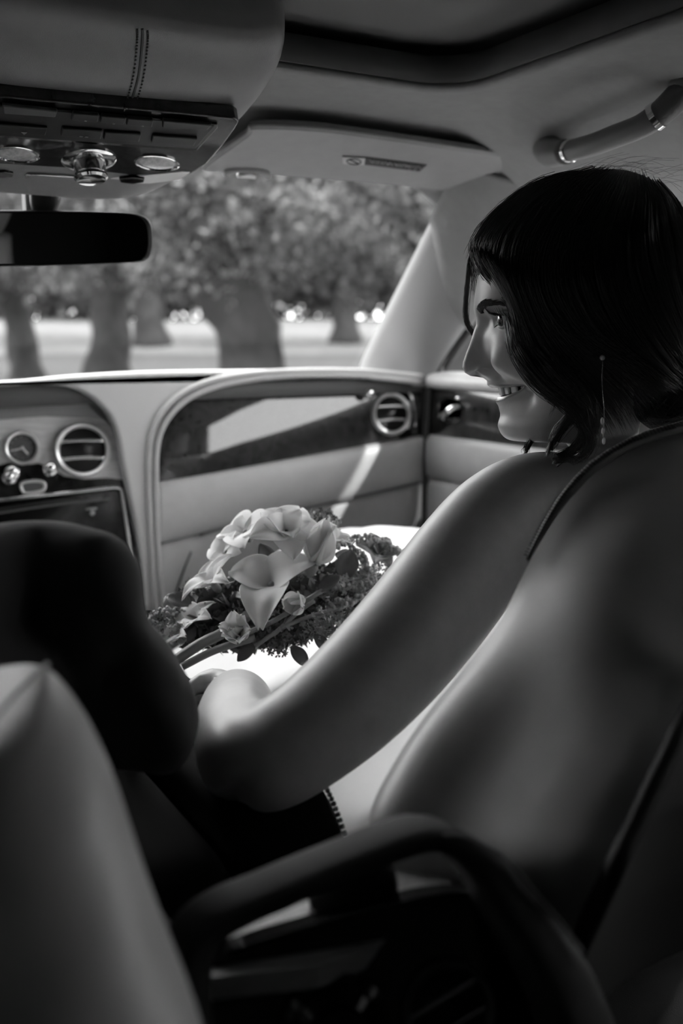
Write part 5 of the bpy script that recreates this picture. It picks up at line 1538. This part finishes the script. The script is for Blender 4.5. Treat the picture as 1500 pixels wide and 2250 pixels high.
# broad leaves
def bleaf(px, py, d, L, W, dx, dy, m='bouquet_leaf', bend=.3):
    c = P(px, py, d); s = d / FPX; ex = nz(RT * dx + UP * dy + FW * rq.normal() * .3); ez = nz(-FW + UP * .6); ez = nz(ez - ex * (ez @ ex)); ey = np.cross(ez, ex); g = []
    for i in range(9):
        a = i / 8; w = W * s * math.sin(math.pi * min(a * .93 + .05, 1)) ** .8
        g.append([c + ex * L * s * a + ey * w * b + ez * (L * s * bend * (a - a * a) + abs(b) * w * .35) for b in (-1, -.5, 0, .5, 1)])
    mk('leaf', np.array(g).reshape(-1, 3), grid_faces(9, 5), m, bq, solid=0.0005)
for a in ((755, 1275, 1.0, 70, 26, .25, .95), (770, 1240, 1.02, 50, 22, -.6, .4), (700, 1300, .98, 60, 16, .7, .5), (420, 1330, 1.0, 60, 18, -.9, .3), (360, 1360, .99, 70, 20, -.95, -.1), (330, 1400, .98, 50, 16, -.7, -.5), (640, 1420, .955, 60, 16, .5, -.6),
          (480, 1340, 1.0, 70, 18, -.6, -.5), (800, 1330, 1.0, 60, 18, .8, -.2), (690, 1395, .96, 50, 14, .6, -.7), (595, 1245, 1.02, 60, 20, -.4, .9), (860, 1260, 1.05, 60, 18, .7, .4), (560, 1420, .955, 50, 15, -.7, -.6), (380, 1350, 1.0, 55, 17, -.3, .9)):
    bleaf(*a)
# stems
for pts, r in ((((520, 1400, .95), (600, 1365, .96), (680, 1315, .975), (735, 1280, .985)), 6), (((380, 1455, .95), (440, 1415, .955), (500, 1385, .965), (560, 1340, .98)), 13), (((400, 1465, .945), (470, 1430, .95), (560, 1400, .955)), 9), (((600, 1395, .955), (655, 1345, .965), (690, 1320, .97)), 5), (((560, 1420, .95), (640, 1370, .96), (760, 1330, .98)), 5)):
    mk('stem', *tube(cat_rom([P(*q) for q in pts], 16), r * .95 / FPX, 8), m='bouquet_stem', parent=bq)
# trailing beaded strings
for pts in (((735, 1205, 1.02), (790, 1180, 1.04), (840, 1190, 1.05), (885, 1215, 1.05)), ((770, 1200, 1.03), (800, 1235, 1.03), (815, 1275, 1.02)), ((720, 1330, .98), (780, 1320, .98), (830, 1300, .99)), ((740, 1290, .99), (790, 1285, 1.0), (840, 1270, 1.01)), ((330, 1360, .98), (370, 1345, .99), (420, 1350, 1.0))):
    path = cat_rom([P(*q) for q in pts], 30); b = MB(); b.add(tube(path, .0010, 5))
    for i in range(30):
        for _ in range(2):
            b.add(ellipsoid(path[i] + rq.normal(size=3) * .0022, [(.0026, 0, 0), (0, .0026, 0), (0, 0, .0026)], 5, 6))
    b.mk('trailing_sprig', 'flower_dim', bq, kind='stuff')

# bed of small leaves under the blooms
bedV, bedF = [], []
for k in range(2600):
    q = rq.normal(size=3); q /= np.linalg.norm(q); q *= rq.random() ** .33
    px_, py_ = 600 + q[0] * 250 , 1335 + q[1] * 85 - .33 * q[0] * 120
    p = P(px_, py_, 1.03 + q[2] * .05 - (py_ - 1335) * .0003); a = nz(rq.normal(size=3)); b2 = nz(np.cross(a, rq.normal(size=3))); s_ = rq.uniform(.006, .013); n0_ = len(bedV)
    bedV += [p - a * s_, p + b2 * s_ * .45, p + a * s_, p - b2 * s_ * .45]; bedF.append((n0_, n0_ + 1, n0_ + 2, n0_ + 3))
mk('foliage_bed', bedV, bedF, 'bouquet_leaf', bq, kind='stuff')
# ================================================================== OUTSIDE: meadow, old trees
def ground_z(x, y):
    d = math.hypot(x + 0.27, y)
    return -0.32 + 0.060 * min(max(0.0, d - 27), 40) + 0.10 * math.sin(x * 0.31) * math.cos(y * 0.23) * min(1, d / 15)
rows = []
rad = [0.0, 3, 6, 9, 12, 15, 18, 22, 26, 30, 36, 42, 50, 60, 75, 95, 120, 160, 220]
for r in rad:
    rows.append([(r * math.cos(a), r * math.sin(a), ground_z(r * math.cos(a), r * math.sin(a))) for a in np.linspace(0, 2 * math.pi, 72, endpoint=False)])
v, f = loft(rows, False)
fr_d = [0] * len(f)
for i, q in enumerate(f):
    if (i // 72) < 10: fr_d[i] = 1                       # near rings coloured darker to stand for tree shade, dry meadow beyond
mk('ground', v, f, 'meadow', extra=['shaded_meadow'], midx=fr_d, kind='structure', origin=(0, 0, 0))
def leaf_cloud(blobs, n, size, rng, shell=0.55):
    V = []; tot = sum(b[3] * b[4] * b[5] for b in blobs)
    cs = []
    for (x, y, z, rx, ry, rz) in blobs:
        k = max(20, int(n * rx * ry * rz / tot))
        nc = max(6, k // 26)                                  # leaves sit in twig clusters
        u = rng.normal(size=(nc, 3)); u /= np.linalg.norm(u, axis=1)[:, None]
        rr = shell + (1 - shell) * rng.random(nc) ** 0.6
        cc = np.array([x, y, z]) + u * rr[:, None] * np.array([rx, ry, rz])
        idx = rng.integers(0, nc, k)
        cs.append(cc[idx] + rng.normal(size=(k, 3)) * 0.16 * np.array([1, 1, 0.8]) * size / 0.11)
    C_ = np.vstack(cs); m = len(C_)
    a = rng.normal(size=(m, 3)); a[:, 2] -= 0.4; a /= np.linalg.norm(a, axis=1)[:, None]
    b = np.cross(a, rng.normal(size=(m, 3))); b /= np.linalg.norm(b, axis=1)[:, None] + 1e-9
    L = size * (0.6 + 0.9 * rng.random(m)); W = L * 0.42
    c = np.cross(a, b)
    V = np.empty((m, 4, 3))
    V[:, 0] = C_ - a * L[:, None] / 2; V[:, 1] = C_ + b * W[:, None] / 2 + c * (L * .10)[:, None]; V[:, 2] = C_ + a * L[:, None] / 2; V[:, 3] = C_ - b * W[:, None] / 2 + c * (L * .10)[:, None]
    return V.reshape(-1, 3)
def leaf_mesh(nm, V, m, parent):
    k = len(V) // 4
    me = bpy.data.meshes.new(nm)
    org = np.array(parent['_loc'])
    me.vertices.add(len(V)); me.vertices.foreach_set('co', (V - org).astype(np.float32).ravel())
    me.loops.add(4 * k); me.loops.foreach_set('vertex_index', np.arange(4 * k, dtype=np.int32))
    me.polygons.add(k); me.polygons.foreach_set('loop_start', np.arange(0, 4 * k, 4, dtype=np.int32))
    me.materials.append(MATS[m]); me.update(); me.validate()
    o = bpy.data.objects.new(nm, me); COL.objects.link(o); o.parent = parent; o['_loc'] = org.tolist(); o['kind'] = 'stuff'
    return o
def tree(px, d, r, hgt, blobs, n, size, label, seed, m='leaf', lean=0.0, flare=1.6, group='old trees outside the windscreen', m2=None, low=None):
    rng = np.random.default_rng(seed)
    q = P(px, 740, d); bx, by = q[0], q[1]; bz = ground_z(bx, by)
    t = root('tree', (bx, by, bz), label, 'tree', group)
    path = cat_rom([(bx, by, bz - .1), (bx + lean * .3, by, bz + hgt * .3), (bx + lean, by + .1, bz + hgt * .65), (bx + lean * 1.5, by, bz + hgt)], 16)
    rr = r * np.interp(np.linspace(0, 1, 16), [0, .1, .3, .7, 1], [flare, 1.25, 1.0, .95, .45])
    v, f = tube(path, rr, 20)
    v = np.array(v)
    for i in range(len(v)):
        c = path[min(i // 20, 15)]; dv = v[i] - c; k = fbm(v[i] + seed, 1.4, 4)
        v[i] = c + dv * (1 + 0.38 * k)
    mk('trunk', v, f, 'bark', t)
    top = path[11]
    for k in range(5):
        a = 2 * math.pi * (k + rng.random() * .6) / 5
        e = top + np.array([math.cos(a) * hgt * .55, math.sin(a) * hgt * .55, hgt * (.30 + .25 * rng.random())])
        mk('bough', *tube(cat_rom([top - (0, 0, .3), top * .6 + e * .4 + np.array([0, 0, .25]), e], 10), np.linspace(r * .45, r * .10, 10), 8), m='bark', parent=t)
    B = [(bx + b[0], by + b[1], bz + b[2], b[3], b[4], b[5]) for b in blobs]
    leaf_mesh('crown', leaf_cloud(B, n, size, rng), m, t)
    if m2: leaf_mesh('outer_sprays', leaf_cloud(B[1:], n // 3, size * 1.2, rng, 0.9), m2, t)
    return t
near = [(0, 0, 5.4, 3.0, 3.0, 2.0), (-1.7, -1.2, 3.3, 1.7, 1.6, 1.3), (1.7, -1.4, 3.3, 1.7, 1.6, 1.3), (0.2, -2.0, 3.7, 1.6, 1.4, 1.1)]
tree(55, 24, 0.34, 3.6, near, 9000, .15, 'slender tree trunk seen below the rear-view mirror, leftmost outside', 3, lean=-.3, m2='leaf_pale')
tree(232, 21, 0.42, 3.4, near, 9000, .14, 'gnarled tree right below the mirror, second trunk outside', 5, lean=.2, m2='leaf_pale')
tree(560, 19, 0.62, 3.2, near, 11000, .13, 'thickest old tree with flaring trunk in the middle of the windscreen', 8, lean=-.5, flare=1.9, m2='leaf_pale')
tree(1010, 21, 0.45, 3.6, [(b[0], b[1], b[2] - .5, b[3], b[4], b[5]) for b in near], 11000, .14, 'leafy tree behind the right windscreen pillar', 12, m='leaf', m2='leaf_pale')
tree(800, 16, 0.22, 4.4, [(0.2, 0, 4.2, 1.3, 1.3, .9), (-.5, 0, 3.5, 1.0, 1.0, .9), (.9, 0, 3.1, .8, .9, .9)], 6000, .11, 'pale leafed tree with low sprays beside the right pillar', 14, m='leaf_pale', lean=2.6)
tree(1500, 16, 0.40, 3.4, near, 8000, .14, 'tree seen through the passenger side window behind her nose', 17)
tree(-350, 22, 0.40, 3.4, near, 7000, .15, 'tree beyond the left edge of the windscreen', 19)
far = [(0, 0, 6.5, 5, 3, 4.0), (-4, 0, 4.2, 3, 3, 2.6), (4, 0, 4.2, 3, 3, 2.6)]
for k, (px, d) in enumerate([(-150, 40), (330, 38), (760, 41), (1250, 38)]):
    tree(px, d, .5, 6.0, far, 7000, .30, ['distant tree behind the mirror', 'distant tree between the two left trunks', 'distant tree right of the thick trunk', 'distant tree beyond the side window'][k], 30 + k, group='trees across the meadow')
wood = [(0, 0, 9, 9, 5, 9), (-6, 0, 6, 7, 5, 6.5), (6, 0, 6, 7, 5, 6.5)]
for k, (px, d) in enumerate([(-700, 72), (-270, 66), (120, 74), (480, 67), (880, 73), (1280, 66), (1700, 72)]):
    tree(px, d, .8, 9, wood, 15000, .85, ['wood edge tree far left', 'wood edge tree behind the mirror', 'wood edge tree above the mirror end', 'wood edge tree in the middle', 'wood edge tree near the right pillar', 'wood edge tree past the pillar', 'wood edge tree far right'][k] + ' beyond the sunlit meadow', 50 + k, group='far wood edge')

# added leafy screen, out of view, blocking light from the driver's side
hg = root('shade_hedge', (-3.2, 1.0, ground_z(-3.2, 1.0)), 'unseen leafy screen added to block light on the driver side', 'shade_hedge')
rgx = np.random.default_rng(77)
HB = [(-3.3, y_, z_, .75, .8, .65) for y_ in np.arange(-4.5, 4.6, 1.0) for z_ in (0.1, 0.9, 1.7, 2.4)]
leaf_mesh('foliage', leaf_cloud(HB, 26000, .14, rgx, .3), 'screen_leaf', hg)
hc = MB()
for y_ in np.arange(-4.5, 4.6, 1.0):
    hc.add(tube(cat_rom([(-3.4, y_, -.35), (-3.35, y_ + .1, .6), (-3.3, y_ - .05, 1.6), (-3.3, y_, 2.5)], 8), np.linspace(.06, .02, 8), 7))
hc.mk('stems', 'bark', hg, kind='stuff')
bx_ = MB(); bx_.add(box((-3.5, 0, 1.1), .9, 9.6, 2.9)); bx_.mk('light_block', 'bark', hg, smooth=False)  # solid box added inside the screen to stop light
for o in list(SC.objects):
    if '_loc' in o: del o['_loc']
